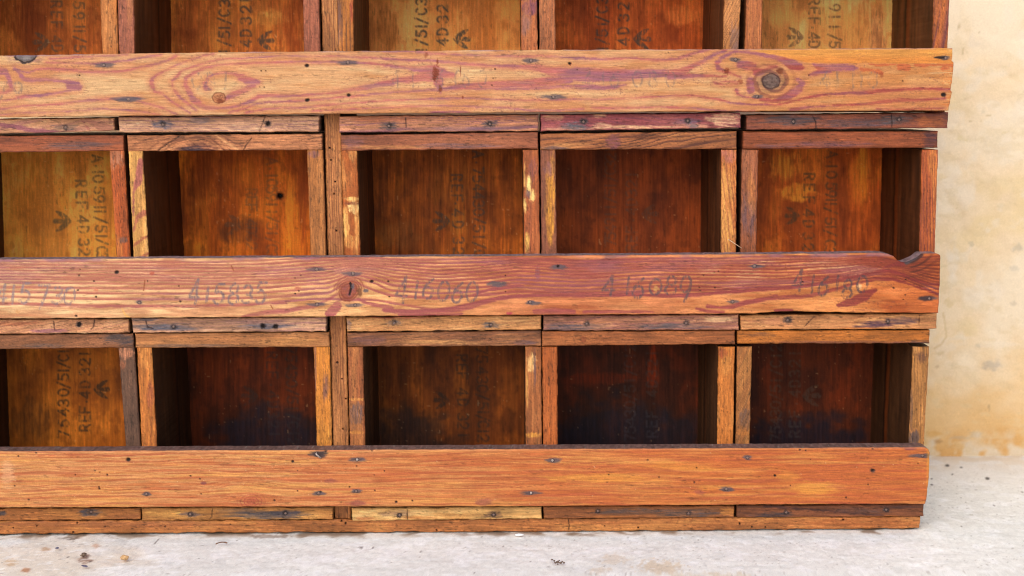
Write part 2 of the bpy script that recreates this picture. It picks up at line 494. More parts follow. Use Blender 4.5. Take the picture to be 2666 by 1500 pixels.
def grit(rgb, X, Y, seed, axis='x', s=1.0):
    a, b = (X, Y) if axis == 'x' else (Y, X)
    rgb = rgb * (1 + s * .10 * (fbm(a / 75, b / 1.9, seed, 2) - .5) * 2)[:, None]
    rgb = rgb * (1 + s * .055 * (vn(X / 2.0, Y / 2.0, seed + 1) - .5) * 2)[:, None]
    dark = sst(.70, .84, fbm(a / 17, b / 2.0, seed + 2, 2)) * sst(.4, .62, fbm(a / 120, b / 18, seed + 3))
    rgb = rgb * (1 - s * .3 * dark)[:, None]
    lite = sst(.72, .86, fbm(a / 24, b / 2.0, seed + 4, 2))
    return mix(rgb, np.minimum(rgb * 1.22 + 6, 252), lite * .5 * s)

def rust_halo(rgb, X, Y, pts, w=26, hgt=7, s=.75, col=(86, 78, 90)):
    for x, y in pts:
        k = 1 + .5 * math.sin(x)
        m = ell(X, Y, x, y, w * k, hgt, int(x), .45, 16, 3)
        rgb = mix(rgb, C(*col), m * s)
        d = np.hypot(X - x, Y - y)
        rgb = mix(rgb, C(44, 32, 32), (1 - sst(3.8, 5.8, d)) * .65)
    return rgb

N1 = [(270.5,169.8),(334,259.5),(905,163.4),(1382,158),(1440,252.6),(1915.5,155.4),(1972,251.7),(2461,150.5)]
H1 = [(799,171,6),(800,261,6),(908,248,5.5),(2457,247,7),(680,185,2),(692,185,2),(676,227,2),(688,227,2),(1289,180,2),(1284,204,2),(1290,204,2),(1281,222,2),(207,197,2.5),(2106,196,2),(1483,165,4),(1503,182,2),(2350,211,2),(1740,137,2)]

def faint_marks(X, Y):
    sd = np.full(X.shape, 1e3)
    def put(ch, x, y, w, hh, sw):
        nonlocal sd
        for g in GLYPH[ch]:
            sd = np.minimum(sd, stroke_sd(X, Y, [(x + (gx - .5) * w, y - (gy - .5) * hh, sw) for gx, gy in g], 10))
    for ch, x in zip('79', (6, 46)): put(ch, x, 236, 24, 42, 6)
    for ch, x in zip('081', (512, 547, 587)): put(ch, x, 211, 24, 42, 6)
    for ch, x in zip('416060', (1030, 1075, 1145, 1195, 1212, 1255)): put(ch, x, 205, 20, 44, 4.5)
    for ch, x in zip('416080', (1530, 1570, 1600, 1660, 1700, 1745)): put(ch, x, 206, 24, 40, 5)
    for ch, x in zip('41110', (2148, 2180, 2222, 2243, 2272)): put(ch, x, 208, 22, 42, 6)
    return sd

def paint_rail1(X, Y):
    t = sst(1500, 2250, X)[:, None]
    rgb = C(230, 176, 124) * (1 - t) + C(212, 142, 82) * t
    n = fbm(X / 120, Y / 22, 1)
    rgb = mix(rgb, C(236, 196, 144), sst(.5, .72, n) * .7 * (1 - .6 * t[:, 0]))
    rgb = mix(rgb, C(206, 138, 84), (1 - sst(.3, .48, n)) * .6)
    # faint growth lines between the strong bands
    w = (fbm(X / 150, Y / 40, 3) - .5) * 60
    f = (Y + w) / 7.5; f = f - np.floor(f)
    rgb = mix(rgb, C(205, 130, 90), sst(.6, .95, f) * .16 * sst(.4, .65, fbm(X / 120, Y / 12, 5)))
    edge = (fbm(X / 18, Y / 3.0, 8, 3) - .5) * 6 + (fbm(X / 4, Y / 3.0, 9, 2) - .5) * 3
    sd = np.full(X.shape, 1e3)
    for b in RAIL1: sd = np.minimum(sd, stroke_sd(X, Y, b, 16))
    bm = (1 - sst(-3.2, 2.6, sd + edge)) * (.66 + .38 * sst(.3, .65, fbm(X / 90, Y / 3.2, 811, 3)))
    halo = (1 - sst(0, 15, sd + edge)) * .42
    tone = fbm(X / 170, Y / 30, 12)[:, None]
    tone2 = fbm(X / 60, Y / 9, 13)[:, None]
    band_c = C(200, 114, 108) * (1 - t) + C(164, 70, 66) * t
    band_c = band_c * (1 - .75 * sst(.48, .62, tone)) + C(166, 104, 126) * .75 * sst(.48, .62, tone)
    band_c = band_c * (1 - .45 * sst(.5, .7, tone2)) + C(138, 92, 116) * .45 * sst(.5, .7, tone2)
    rgb = mix(rgb, C(212, 132, 98), halo)
    rgb = rgb * (1 - bm[:, None] * .93) + band_c * bm[:, None] * .93
    sdr = np.full(X.shape, 1e3)
    for b in RAIL1_RED: sdr = np.minimum(sdr, stroke_sd(X, Y, b, 12))
    rgb = mix(rgb, C(206, 104, 62), (1 - sst(-1.5, 1.5, sdr + edge)) * .8)
    # split-off strip of clean orange wood along the upper edge near the right end
    cut = np.interp(X, [1940, 1980, 2020, 2061, 2091, 2111, 2500], [128, 137, 143, 152, 161, 164, 166])
    m = (1 - sst(-1, 1.2, Y - cut + (fbm(X / 12, Y / 3, 15) - .5) * 2.5)) * sst(1945, 1990, X)
    oc = C(232, 160, 78) * (1 - sst(.35, .75, (Y - 125) / 42)[:, None] * .35) + C(226, 122, 50) * sst(.35, .75, (Y - 125) / 42)[:, None] * .35
    oc = oc * (.93 + .14 * fbm(X / 40, Y / 2.5, 16))[:, None]
    rgb = rgb * (1 - m[:, None]) + oc * m[:, None]
    h = -bm * .12 + (fbm(X / 26, Y / 2.2, 17) - .5) * .34
    h = h + .25 * (Y > cut) * sst(1945, 1990, X)
    # knots
    def knot(x, y, rx, ry, c, rim, s=1.0, dz=.3):
        nonlocal rgb, h
        d = np.hypot((X - x) / rx, (Y - y) / ry) + (fbm(X / 8, Y / 8, int(x)) - .5) * .25
        rgb = mix(rgb, C(*c), (1 - sst(.85, 1.05, d)) * s)
        rgb = mix(rgb, C(*rim), (1 - sst(.04, .14, np.abs(d - 1.02))) * .85 * s)
        h = h - (1 - sst(.02, .1, np.abs(d - 1.02))) * dz
        return d
    # swirl round the big dead knot
    d = np.hypot((X - 2007) / 1.25, Y - 212)
    sw = .5 + .5 * np.sin(d / 2.6 + 2.2 * np.arctan2(Y - 212, X - 2007) + 3 * fbm(X / 20, Y / 20, 18))
    rgb = mix(rgb, C(140, 78, 62), (1 - sst(26, 64, d)) * .75 * sst(.3, .8, sw))
    rgb = mix(rgb, C(92, 80, 88), (1 - sst(20, 40, d)) * .3)
    dk = knot(2007, 212, 22, 18.5, (120, 100, 94), (62, 42, 40), .9)
    rgb = mix(rgb, C(86, 64, 58), (1 - sst(.8, 1, dk)) * sst(.45, .7, fbm(X / 6, Y / 5, 19)) * .7)
    rgb = mix(rgb, C(120, 58, 34), ell(X, Y, 2030, 187, 9, 10, 2, .6) * .85)
    # grey dead knot cut by the upper edge
    d = np.hypot((X - 67) / 1.35, Y - 140)
    rgb = mix(rgb, C(150, 100, 110), (1 - sst(22, 46, d)) * .6 * sst(.35, .65, fbm(X / 18, Y / 4, 20)))
    knot(67, 140, 28.5, 23, (118, 108, 110), (32, 24, 30), 1.0, .5)
    rgb = mix(rgb, C(158, 148, 146), ell(X, Y, 69, 150, 12, 8, 4, .6) * .7)
    # small knots
    knot(570, 255, 17, 14, (196, 122, 80), (120, 58, 34), .75)
    rgb = mix(rgb, C(150, 76, 46), (1 - sst(.5, .9, np.hypot((X - 570) / 16, (Y - 255) / 13))) * sst(.45, .6, .5 + .5 * np.sin(np.hypot((X - 566) * .8, Y - 250) * 1.3)) * .6)
    rgb = mix(rgb, C(120, 52, 30), ell(X, Y, 573, 264, 9, 7, 5, .7) * .7)
    for x, y, rx, ry, s in ((1135,190,9,20,.9),(1131,203,5,8,.9),(1139,160,3,9,.8),(1146,231,5,10,.8),(1110,143,6,8,.5),(1199,185,1.6,14,.8),(1892,186,9,8,.9),(1205,254,3,4,.8),(1484,166,5,5,.8),(1928,214,7,9,.6),(2294,195,6,7,.4)):
        rgb = mix(rgb, C(134, 58, 34), ell(X, Y, x, y, rx, ry, int(x), .7, 3, 3) * s); h = h - ell(X, Y, x, y, rx, ry, int(x), .7, 3, 3) * .25
    # tool chatter / speckle in the weathered parts
    sp = sst(.66, .8, fbm(X / 5, Y / 3, 22, 2)) * sst(.5, .7, fbm(X / 70, Y / 30, 23))
    rgb = mix(rgb, C(128, 84, 74), sp * .5)
    rgb = ink(rgb, X, Y, faint_marks(X, Y), C(120, 108, 108), .5, 3, .55)
    # splintered pale end
    em = sst(2452, 2472, X + (fbm(X / 20, Y / 4, 24) - .5) * 34)
    rgb = mix(rgb, C(244, 196, 130), em * .55 * sst(.45, .6, fbm(X / 16, Y / 3.2, 25)))
    rgb = mix(rgb, C(222, 118, 56), em * .5 * (1 - sst(.4, .5, fbm(X / 18, Y / 4, 26))))
    rgb = mix(rgb, C(250, 214, 160), (1 - sst(0, 1.8, np.abs(Y - 189 + (X - 2480) * .02))) * sst(2405, 2425, X) * .8)
    rgb = rust_halo(rgb, X, Y, N1)
    rgb = mix(rgb, C(92, 88, 100), ell(X, Y, 330, 257, 50, 6, 3, .3, 30, 3) * .6)
    rgb = mix(rgb, C(30, 18, 22), ell(X, Y, 2448, 150, 16, 4, 3, .3) * .9)
    rgb, h = holes_into(rgb, h, X, Y, H1)
    fib = fbm(X / 30, Y / 1.6, 28, 3)
    rgb = rgb * (.87 + .26 * fib)[:, None]
    rgb = grit(rgb, X, Y, 820, 'x', .75) * C(.965, .94, .92)
    # lilac bloom on the arris
    rgb = mix(rgb, C(168, 132, 150), (1 - sst(0, 5, Y - np.interp(X, [0, 700, 1350, 2481], [145, 135, 130, 125]))) * .55 * sst(.45, .6, fbm(X / 90, 0 * X, 29)))
    return rgb, h

r1 = board('front_rail', cab, top=[(-190,148.5),(0,145),(350,139),(650,135),(1350,130),(1700,129),(1966,127.5),(2481,125)],
           bottom=[(-190,308),(0,306),(650,298.5),(1350,293),(1966,290),(2471,288)],
           left=[(140,-190),(310,-190)], right=[(125,2480),(140,2481),(158,2478),(162,2483),(187,2482),(215,2479),(235,2476),(240,2480),(262,2474),(288,2470)],
           y=Y_RAIL, depth=.0195, gain=.66, step=1.85, paint=paint_rail1, mat=M_RAIL, wob=1.2, seed=11, top_rgb=(170, 125, 116))
r1['label'] = 'pale pine rail with broad red grain bands and dark knots'
for x, y in N1: nail(r1, x, y, Y_RAIL)

# --- middle rail -----------------------------------------------------------------
COLS = {-190:[148,188,226,266,306,346,381,423,485,543,605,688], 0:[150,190,228,268,308,348,383,425,487,545,607,690], 262:[160,203,240,280,325,362,395,440,500,565,640,722], 510:[165,205,240,285,327,370,408,448,507,575,645,725],
 700:[140,185,235,275,312,350,388,436,492,556,620,690], 803:[112,150,190,236,280,320,356,400,445,512,575,645], 863:[105,140,175,215,255,298,332,377,430,492,560,640],
 910:[95,125,150,175,200,230,262,295,325,350,372,655], 950:[100,130,160,187,215,245,278,312,350,395,480,645], 985:[110,140,170,200,232,268,304,345,402,458,545,655],
 1020:[125,158,190,225,262,305,352,405,465,535,598,690], 1141:[135,180,230,275,318,360,405,445,500,570,632,790], 1262:[120,165,202,242,280,330,380,430,490,540,590,660],
 1343:[110,137,167,203,240,282,332,385,430,480,540,600], 1424:[130,152,187,222,262,302,352,402,460,510,550,590], 1520:[150,185,215,250,290,330,375,420,470,520,560,595],
 1702:[115,150,185,215,245,275,325,375,425,478,535,592], 1863:[120,155,187,215,245,285,330,380,430,480,520,565], 2020:[90,130,175,215,255,300,345,385,410,440,480,512],
 2081:[90,128,155,205,245,295,325,370,400,425,470,495], 2182:[85,118,150,180,215,262,290,330,350,375,400,415], 2283:[85,105,125,145,165,185,205,230,260,290,320,360],
 2340:[150,160,170,180,190,200,215,235,265,290,330,365], 2400:[100,135,170,205,240,275,300,330,370,400,440,470], 2445:[90,120,150,205,255,300,345,390,425,462,520,590]}
_xs = np.arange(-190, 2446, 5.0)
def _smooth(a, n=9):
    k = np.hanning(n + 2)[1:-1]; k /= k.sum()
    return np.convolve(np.pad(a, n // 2, mode='edge'), k, mode='valid')
LINES2 = [_smooth(np.interp(_xs, list(COLS), [650 + COLS[c][i] / 4.954 for c in COLS])) for i in range(12)]
RAIL2 = [T2(1, b) for b in (
    [(650,860,30),(900,815,50),(1200,790,60),(1450,750,50),(1600,720,40),(1700,670,36),(1800,620,40),(1880,570,30)],
    [(1870,730,120),(1780,830,130)],
    [(2140,640,40),(2250,690,40),(2400,720,50),(2576,760,60)],
)] + [T2(2, b) for b in (
    [(0,780,60),(300,805,70),(600,805,80),(900,775,80),(1100,735,80),(1300,675,60),(1500,630,56),(1700,600,50),(2000,590,50),(2300,590,40),(2576,600,50)],
    [(200,840,40),(600,840,60),(1000,830,40)],
    [(1950,800,70),(2200,790,80),(2450,800,60)],
    [(1150,580,24),(1400,510,40),(1700,470,40),(1800,460,20)],
)] + [T2(3, b) for b in (
    [(0,590,60),(400,585,50),(800,580,46),(1200,600,50),(1500,590,46),(1800,560,46),(2200,530,46),(2576,505,50)],
    [(100,800,40),(500,800,34),(800,800,40),(1000,800,20)],
    [(1700,730,60),(1850,750,46),(2000,740,56),(2200,680,56),(2576,610,56)],
    [(1550,760,30),(1700,800,50),(1900,800,40)],
)] + [T2(4, b) for b in (
    [(0,640,50),(300,620,46),(600,600,46),(800,560,46),(1000,500,40),(1200,440,36),(1350,410,40),(1500,380,46),(1700,380,40),(1900,440,28),(2100,510,24),(2320,595,22)],
    [(0,510,30),(300,490,40),(600,460,40),(900,410,36),(1200,350,34),(1500,290,34),(1650,270,46),(1800,310,40),(1950,380,28),(2150,440,24),(2330,457,24)],
    [(1010,720,60),(1200,670,110),(1350,590,140),(1480,520,50)],
    [(1600,230,24),(1750,190,56),(1850,185,56)],
    [(200,790,40),(400,780,40)],
)]
N2 = [(363,787.8),(824,701.4),(919,713),(825,792.5),(924.6,795),(1380,787),(1907,785.6),(1965,693),(2420,777)]
H2 = [(303.6,709,6),(967.4,733,5),(1453,694,4),(208,702,2),(206,717,2.4),(245,732,2.4),(203,756,3),(250,773,3),(198,823,3.5),(466,745,2.5),(470,785,3),(384,732,2.2),(768,724,2.2),(783,718,2.2),(778,758,2.6),(769,765,2.6),(1011,733,3),(1014,773,3),(1316,718,2),(1316,760,2.2),(1860,709,2.4),(1871,707,2.4),(1832,717,2.2),(1821,749,2.6),(1862,749,2.6),(1823,757,2.2),(2327,750,3),(2358,728,2.5),(2357,768,2),(2352,780,2),(2090,734,2.6)]

def numbers2(X, Y):
    parts = []
    def put(ch, x, y, w, hh, sw=6.5, sl=.12):
        for g in GLYPH[ch]:
            parts.append([(x + (gx - .5) * w + sl * (gy - .5) * hh, y - (gy - .5) * hh, sw) for gx, gy in g])
    for ch, x, y, hh in (('4',4,766,48),('1',34,767,46),('5',66,764,52),('7',112,773,60),('3',150,769,44),('0',181,771,44)): put(ch, x, y, 26 if ch != '1' else 10, hh)
    for ch, x, y, hh in (('4',506,760,64),('1',540,767,40),('5',571,766,52),('8',609,765,54),('3',645,766,46),('5',680,763,54)): put(ch, x, y, 26 if ch != '1' else 10, hh)
    for ch, x, y, hh in (('4',1046,755,70),('1',1084,755,44),('6',1115,752,52),('0',1155,758,50),('6',1191,762,52),('0',1229,760,50)): put(ch, x, y, 28 if ch != '1' else 8, hh, 6.2)
    for ch, x, y, hh in (('4',1585,744,52),('1',1635,744,42),('6',1662,750,52),('0',1707,747,40),('8',1747,743,46),('9',1784,752,66)): put(ch, x, y, 30 if ch != '1' else 6, hh, 6.4)
    for ch, x, y, hh in (('4',2078,730,56),('1',2116,740,46),('6',2144,745,50),('1',2180,739,40),('8',2207,752,46),('0',2245,740,42)): put(ch, x, y, 26 if ch != '1' else 8, hh, 6)
    sd = np.full(X.shape, 1e3)
    for p in parts: sd = np.minimum(sd, stroke_sd(X, Y, p, 10))
    return sd

def paint_rail2(X, Y):
    tx = [-200, 0, 400, 800, 1050, 1250, 1450, 1700, 2000, 2200, 2330, 2446]
    tc = np.array([(231,183,132),(231,183,132),(230,178,126),(226,168,112),(222,158,102),(212,138,86),(202,120,74),(204,124,76),(210,134,78),(212,134,74),(196,106,52),(186,96,46)], float)
    rgb = np.stack([np.interp(X + (fbm(X / 60, Y / 14, 40) - .5) * 200, tx, tc[:, k]) for k in range(3)], 1)
    n = fbm(X / 90, Y / 14, 41)
    rgb = mix(rgb, rgb * 1.12 + 8, sst(.52, .72, n) * .9)
    rgb = mix(rgb, rgb * C(.86, .76, .72), (1 - sst(.28, .46, n)) * .8)
    # pale worn patches
    for x, y, rx, ry, s in ((1850,700,36,17,.85),(1945,720,46,26,.7),(1985,683,40,10,.6),(2150,690,90,18,.75),(2240,704,60,16,.6),(1900,755,40,14,.5),(1150,722,60,6,.6),(2237,745,7,11,.95)):
        rgb = mix(rgb, C(238, 182, 126), ell(X, Y, x, y, rx, ry, int(x), .5, 22, 4) * s)
    for x, y, rx, ry, c, s in ((1585,685,36,22,(120,86,98),.6),(1400,712,7,20,(140,86,104),.7),(1500,700,60,24,(150,84,84),.4),(1560,720,50,24,(150,84,90),.35),(1640,800,60,14,(208,138,86),.5)):
        rgb = mix(rgb, C(*c), ell(X, Y, x, y, rx, ry, int(x), .5, 18, 4) * s)
    edge = (fbm(X / 24, Y / 3.0, 42, 3) - .5) * 3.4
    wv = (fbm(X / 55, Y / 10, 43) - .5) * 3
    dk = np.stack([np.interp(X, [-200, 900, 1300, 1700, 2200, 2446], [c0, c1, c2, c3, c4, c5]) for c0, c1, c2, c3, c4, c5 in ((188,178,160,152,148,112),(112,98,78,70,62,44),(90,88,72,62,50,28))], 1)
    lil = C(150, 96, 122)
    tone = fbm(X / 140, Y / 20, 44)
    dk = dk * (1 - .35 * sst(.5, .68, tone)[:, None]) + lil * .35 * sst(.5, .68, tone)[:, None]
    lm = np.zeros(X.shape)
    for i, ln in enumerate(LINES2):
        y = np.interp(X, _xs, ln) + wv
        d = Y - y + edge * .5
        w = 2.6 + 1.6 * vn(X / 120, X * 0 + i * 7.7, 45) + (1.2 if i in (8, 10) else 0)
        m = sst(-w - 3.2, -w * .2, d) * (1 - sst(w * .45, w * .45 + 1.6, d))
        lm = np.maximum(lm, m * (.72 + .28 * vn(X / 90, X * 0 + i * 3.1, 46)))
    # thick last line at the left end
    rgb = rgb * (1 - lm[:, None]) + dk * lm[:, None]
    # secondary fine lines
    y0 = np.interp(X, _xs, LINES2[3]); f = (Y - y0 + wv) / 4.4; f = f - np.floor(f)
    rgb = mix(rgb, C(168, 84, 66), sst(.6, .95, f) * .22 * sst(.45, .7, fbm(X / 90, Y / 10, 47)) * sst(900, 1400, X))
    sd = np.full(X.shape, 1e3)
    for b in RAIL2: sd = np.minimum(sd, stroke_sd(X, Y, b, 14))
    sd = np.minimum(sd, stroke_sd(X, Y, T2(0, [(-900,690,20),(0,700,26),(600,715,34),(1000,735,30),(1600,735,28),(2100,735,24),(2576,740,26),(3200,715,24),(3700,690,18)]), 14))
    bm = 1 - sst(-1.8, 1.8, sd + edge * 1.6)
    bc = np.stack([np.interp(X, [-200, 900, 1300, 2000, 2446], c) for c in ((188,168,160,150,126),(112,86,78,66,44),(96,88,78,64,40))], 1)
    bk = .62 + .3 * sst(.3, .65, fbm(X / 90, Y / 3.0, 812, 3)); rgb = rgb * (1 - (bk * bm)[:, None]) + bc * (bk * bm)[:, None]
    # brown smudged lower strip at the left
    rgb = mix(rgb, C(196, 124, 88), sst(798, 803, Y) * (1 - sst(600, 800, X)) * .5 * sst(.35, .6, fbm(X / 70, Y / 9, 48)))
    h = -np.maximum(lm, bm) * .16 + (fbm(X / 26, Y / 2.2, 49) - .5) * .34
    # knot
    d = np.hypot((X - 908 + (Y - 757) * .15) / 24, (Y - 756) / (26 - 4 * (Y < 756))) + (fbm(X / 12, Y / 12, 50, 3) - .5) * .3
    rgb = mix(rgb, C(164, 82, 60), (1 - sst(.75, 1.12, d)) * .9)
    rgb = mix(rgb, C(150, 80, 64), (1 - sst(1.0, 1.7, d)) * .35)
    rgb = mix(rgb, C(150, 84, 88), (1 - sst(.5, .9, d)) * .6 * sst(.4, .6, fbm(X / 10, Y / 10, 51)))
    for rr in (1.05, .8, 1.35, 1.65):
        rgb = mix(rgb, C(142, 66, 48), (1 - sst(.03, .1, np.abs(d - rr))) * (.8 if rr < 1.2 else .5 * (Y < 757)) * (.5 + .8 * fbm(X / 9, Y / 9, 501)))
    cr = 1 - sst(0, 2.4, stroke_sd(X, Y, [(912, 737, 3), (915, 748, 4), (912, 760, 3), (910, 767, 2)], 8))
    rgb = mix(rgb, C(40, 20, 20), cr); h = h - cr * .9 + (1 - sst(.6, 1.1, d)) * .4
    rgb = mix(rgb, C(104, 98, 104), ell(X, Y, 918, 745, 5, 8, 2, .4) * .7)
    rgb = mix(rgb, C(110, 66, 40), ell(X, Y, 936, 760, 8, 14, 2, .6) * .7)
    for x, y, rx, ry in ((952,757,9,6),(1294,740,28,8),(1455,696,24,7),(1390,789,22,6),(1970,694,22,5)):
        rgb = mix(rgb, C(92, 84, 92), ell(X, Y, x, y, rx, ry, int(x), .4, 9, 3) * .8)
    # dark reaction wood round the bite at the right end
    dn = np.hypot((X - 2362) / 1.2, (Y - 670))
    rgb = mix(rgb, C(120, 56, 28), (1 - sst(8, 34, dn)) * .7 * sst(2350, 2362, X))
    rgb = mix(rgb, C(76, 70, 76), (1 - sst(0, 5, stroke_sd(X, Y, [(2360,684,5),(2378,676,9),(2398,664,6)], 12))) * .9)
    rr = .5 + .5 * np.sin((dn * .55 + (Y - 670) * .45) / 1.9)
    rgb = mix(rgb, C(74, 34, 26), sst(.55, .95, rr) * (1 - sst(30, 75, dn)) * sst(2364, 2375, X) * .7)
    rgb = rust_halo(rgb, X, Y, N2, 20, 6, .7)
    rgb = mix(rgb, C(58, 40, 44), ell(X, Y, 2412, 777, 22, 8, 5, .3) * .75)
    sdn = numbers2(X, Y)
    s = .78
    rgb = ink(rgb, X, Y, sdn, np.stack([np.interp(X, [0, 900, 1500, 2250], [148, 112, 108, 84]), np.interp(X, [0, 900, 1500, 2250], [128, 92, 82, 64]), np.interp(X, [0, 900, 1500, 2250], [132, 98, 86, 66])], 1), s, 4, .43)
    rgb = mix(rgb, C(196, 142, 84), ell(X, Y, 1708, 753, 8, 8, 8, .7) * .9)
    for x, y, c in ((1327, 816, (190, 70, 84)), (45, 812, (222, 160, 104)), (249, 756, (214, 128, 96)), (395, 711, (190, 92, 70)), (775, 751, (212, 120, 96))):
        rgb = mix(rgb, C(*c), ell(X, Y, x, y, 8, 5, int(x), .6) * .8)
    # dents, tears
    for p in ([(602,692),(608,704)], [(705,795),(710,804)], [(377,730),(374,757)], [(2045,690),(2047,704)], [(2265,667),(2267,676)], [(2280,668),(2281,678)]):
        rgb = mix(rgb, C(150, 76, 44), (1 - sst(0, 1.8, stroke_sd(X, Y, [(a, b, 1.2) for a, b in p], 8))) * .8)
    m = 1 - sst(0, 2, stroke_sd(X, Y, [(318,803,1),(325,818,3),(335,828,5)], 8)); rgb = mix(rgb, C(236, 176, 104), m)
    rgb, h = holes_into(rgb, h, X, Y, H2)
    sp = sst(.66, .8, fbm(X / 6, Y / 2.5, 52, 2)) * sst(.5, .65, fbm(X / 70, Y / 24, 53)) * sst(1500, 2000, X)
    rgb = mix(rgb, C(116, 62, 52), sp * .5)
    fib = fbm(X / 30, Y / 1.6, 54, 3)
    rgb = rgb * (.88 + .24 * fib)[:, None]
    rgb = grit(rgb, X, Y, 830, 'x', .75)
    rgb = mix(rgb, C(158, 110, 132), (1 - sst(1, 9, Y - np.interp(X, [0, 700, 1350, 2446], [676, 671, 667, 662]) + (fbm(X / 20, 0 * X, 56) - .5) * 8)) * .6 * sst(.42, .6, fbm(X / 80, 0 * X, 55)))
    return rgb, h

r2 = board('front_rail', cab, top=[(-190,679),(0,676),(650,671.5),(1300,667),(1700,664),(1976,662),(2290,659),(2311,661),(2326,667),(2336,677),(2348,683),(2358,683.5),(2370,678),(2386,671),(2399,661),(2420,660),(2440,660),(2449,664)],
           bottom=[(-190,832),(0,830),(650,826),(1300,821),(1966,817),(2010,812.5),(2076,810.4),(2200,814),(2441,815)],
           left=[(660,-190),(840,-190)], right=[(660,2446),(668,2449),(700,2449),(780,2445),(815,2443)],
           y=Y_RAIL, depth=.0195, gain=.66, step=1.85, paint=paint_rail2, mat=M_RAIL, wob=1.2, seed=21, top_rgb=(150, 124, 126))
r2['label'] = 'reddish rail with hand-painted numbers and a bite out of its upper edge'
for x, y in N2: nail(r2, x, y, Y_RAIL)

# --- bottom rail ------------------------------------------------------------------
N3 = [(381.7,1287),(829,1285),(927.4,1279),(1946,1191.6),(1891,1274),(2402,1187)]
N3B = [(930,1197),(1439,1199),(1383,1284)]
H3 = [(334,1197,6),(94,1179,3),(48,1188,3),(75,1301,3),(38,1265,2.5),(279,1236.5,3.2),(259,1230,2),(247,1225,2.2),(257,1268,2.6),(259,1273,3),(196,1237,1.8),(239,1249,1.8),(496,1239,2.6),(520,1247,2.2),(524,1286,2.4),(848,1174,4),(762,1202,4),(968,1173,3.4),(929,1214,2.6),(775,1225,2.4),(1001,1226,2),(975,1237,2.2),(775,1278,2.4),(910,1268,2.6),(835,1281,3),(976,1277,2.4),(715,1303,3),(888,1308,2.4),(1031,1307,4),(1074,1304,2.6),(1687,1198,2.8),(1814,1218,2.6),(1585,1236,2.6),(1716,1243,2.6),(1808,1256,2.8),(1581,1256,2),(2083,1171,2.6),(2098,1173,2.6),(2272,1168,3.4),(2272,1225,4.5),(2018,1239,4),(2058,1264,2.2),(2261,1262,2.2),(2203,1296,2.6),(2110,1197,2),(2390,1207,2)]
def paint_rail3(X, Y):
    t = sst(500, 2000, X + (fbm(X / 90, Y / 20, 60) - .5) * 500)[:, None]
    rgb = C(222, 156, 98) * (1 - t) + C(204, 114, 56) * t
    n = .55 * fbm(X / 240, Y / 7, 61) + .45 * fbm(X / 140, Y / 30, 611)
    rgb = mix(rgb, C(232, 162, 84), sst(.48, .66, n) * .6)
    rgb = mix(rgb, C(196, 100, 52), (1 - sst(.36, .5, n)) * .55)
    # grain follows the little knot near the lower edge and drops to the left
    kx, ky = 654, 1306
    b = Y - (X - 500) * (-.02) * (X < 500) * ((Y - 1170) / 140)
    g = np.exp(-((X - kx) / 95) ** 2) * np.exp(-np.abs(Y - ky) / 38)
    b = b + 17 * g * np.sign(ky - Y)
    b = b + 6 * np.exp(-((X - 1700) / 160) ** 2) * np.cos((Y - 1240) / 30)
    w = (fbm(X / 260, Y / 50, 62) - .5) * 26 + (fbm(X / 60, Y / 9, 63) - .5) * 5
    for per, s, sd_, c in ((7.6, .62, 64, (178, 92, 56)), (4.6, .4, 66, (182, 92, 54)), (17, .5, 68, (180, 88, 58))):
        ph = (b + w) / per + 1.6 * vn((b + w) / (per * 2.4), X * 0, sd_)
        f = ph - np.floor(ph)
        m = sst(.4, .9, f) * (1 - sst(.9, .98, f)) * (.25 + .9 * sst(.35, .65, fbm(X / 130, b / 9, sd_ + 1)))
        rgb = mix(rgb, C(*c), m * s)
    d = np.hypot((X - kx) / 1.5, Y - ky)
    ring = .5 + .5 * np.sin(d * 1.05 + 2 * fbm(X / 12, Y / 12, 70))
    rgb = mix(rgb, C(172, 78, 64), (1 - sst(10, 32, d)) * sst(.5, .9, ring) * .75)
    rgb = mix(rgb, C(176, 88, 60), (1 - sst(6, 13, d)) * .7)
    for x, y, rx, ry, s in ((1260,1307,24,10,.5),(930,1310,26,8,.55),(860,1252,20,6,.45),(530,1258,11,4,.8),(2370,1168,16,5,.8),(1820,1282,16,8,.4)):
        rgb = mix(rgb, C(140, 74, 74), ell(X, Y, x, y, rx, ry, int(x), .5, 10, 3) * s)
    for x, y, rx, ry, s in ((2120,1272,70,20,.55),(2050,1240,40,14,.4),(1560,1245,160,12,.5),(1780,1215,120,12,.4),(20,1235,20,40,.5),(1850,1270,40,6,.4)):
        rgb = mix(rgb, C(240, 166, 70) if x > 100 else C(240, 184, 140), ell(X, Y, x, y, rx, ry, int(x), .5, 30, 4) * s)
    rgb = rust_halo(rgb, X, Y, N3 + N3B, 24, 6.5, .8)
    rgb = mix(rgb, C(52, 44, 54), ell(X, Y, 829, 1183, 26, 9, 3, .4, 12, 4) * .85)
    rgb = mix(rgb, C(70, 50, 46), ell(X, Y, 2272, 1226, 9, 6, 3, .5) * .7)
    h = (fbm(X / 26, Y / 2.2, 71) - .5) * .34
    rgb, h = holes_into(rgb, h, X, Y, H3)
    fib = fbm(X / 34, Y / 1.6, 72, 3)
    rgb = rgb * (.87 + .26 * fib)[:, None]
    rgb = grit(rgb, X, Y, 840, 'x', .8)
    sp = (vn(X / 2.2, Y / 2.2, 73) > .985)
    rgb = mix(rgb, C(248, 214, 168), sp * .7)
    rgb = mix(rgb, C(240, 160, 110), (1 - sst(1, 4.5, Y - np.interp(X, [0, 700, 1350, 2419], [1176, 1173, 1170, 1165]))) * .55)
    rgb = mix(rgb, C(242, 170, 70), sst(2409, 2418, X) * .5)
    return rgb, h
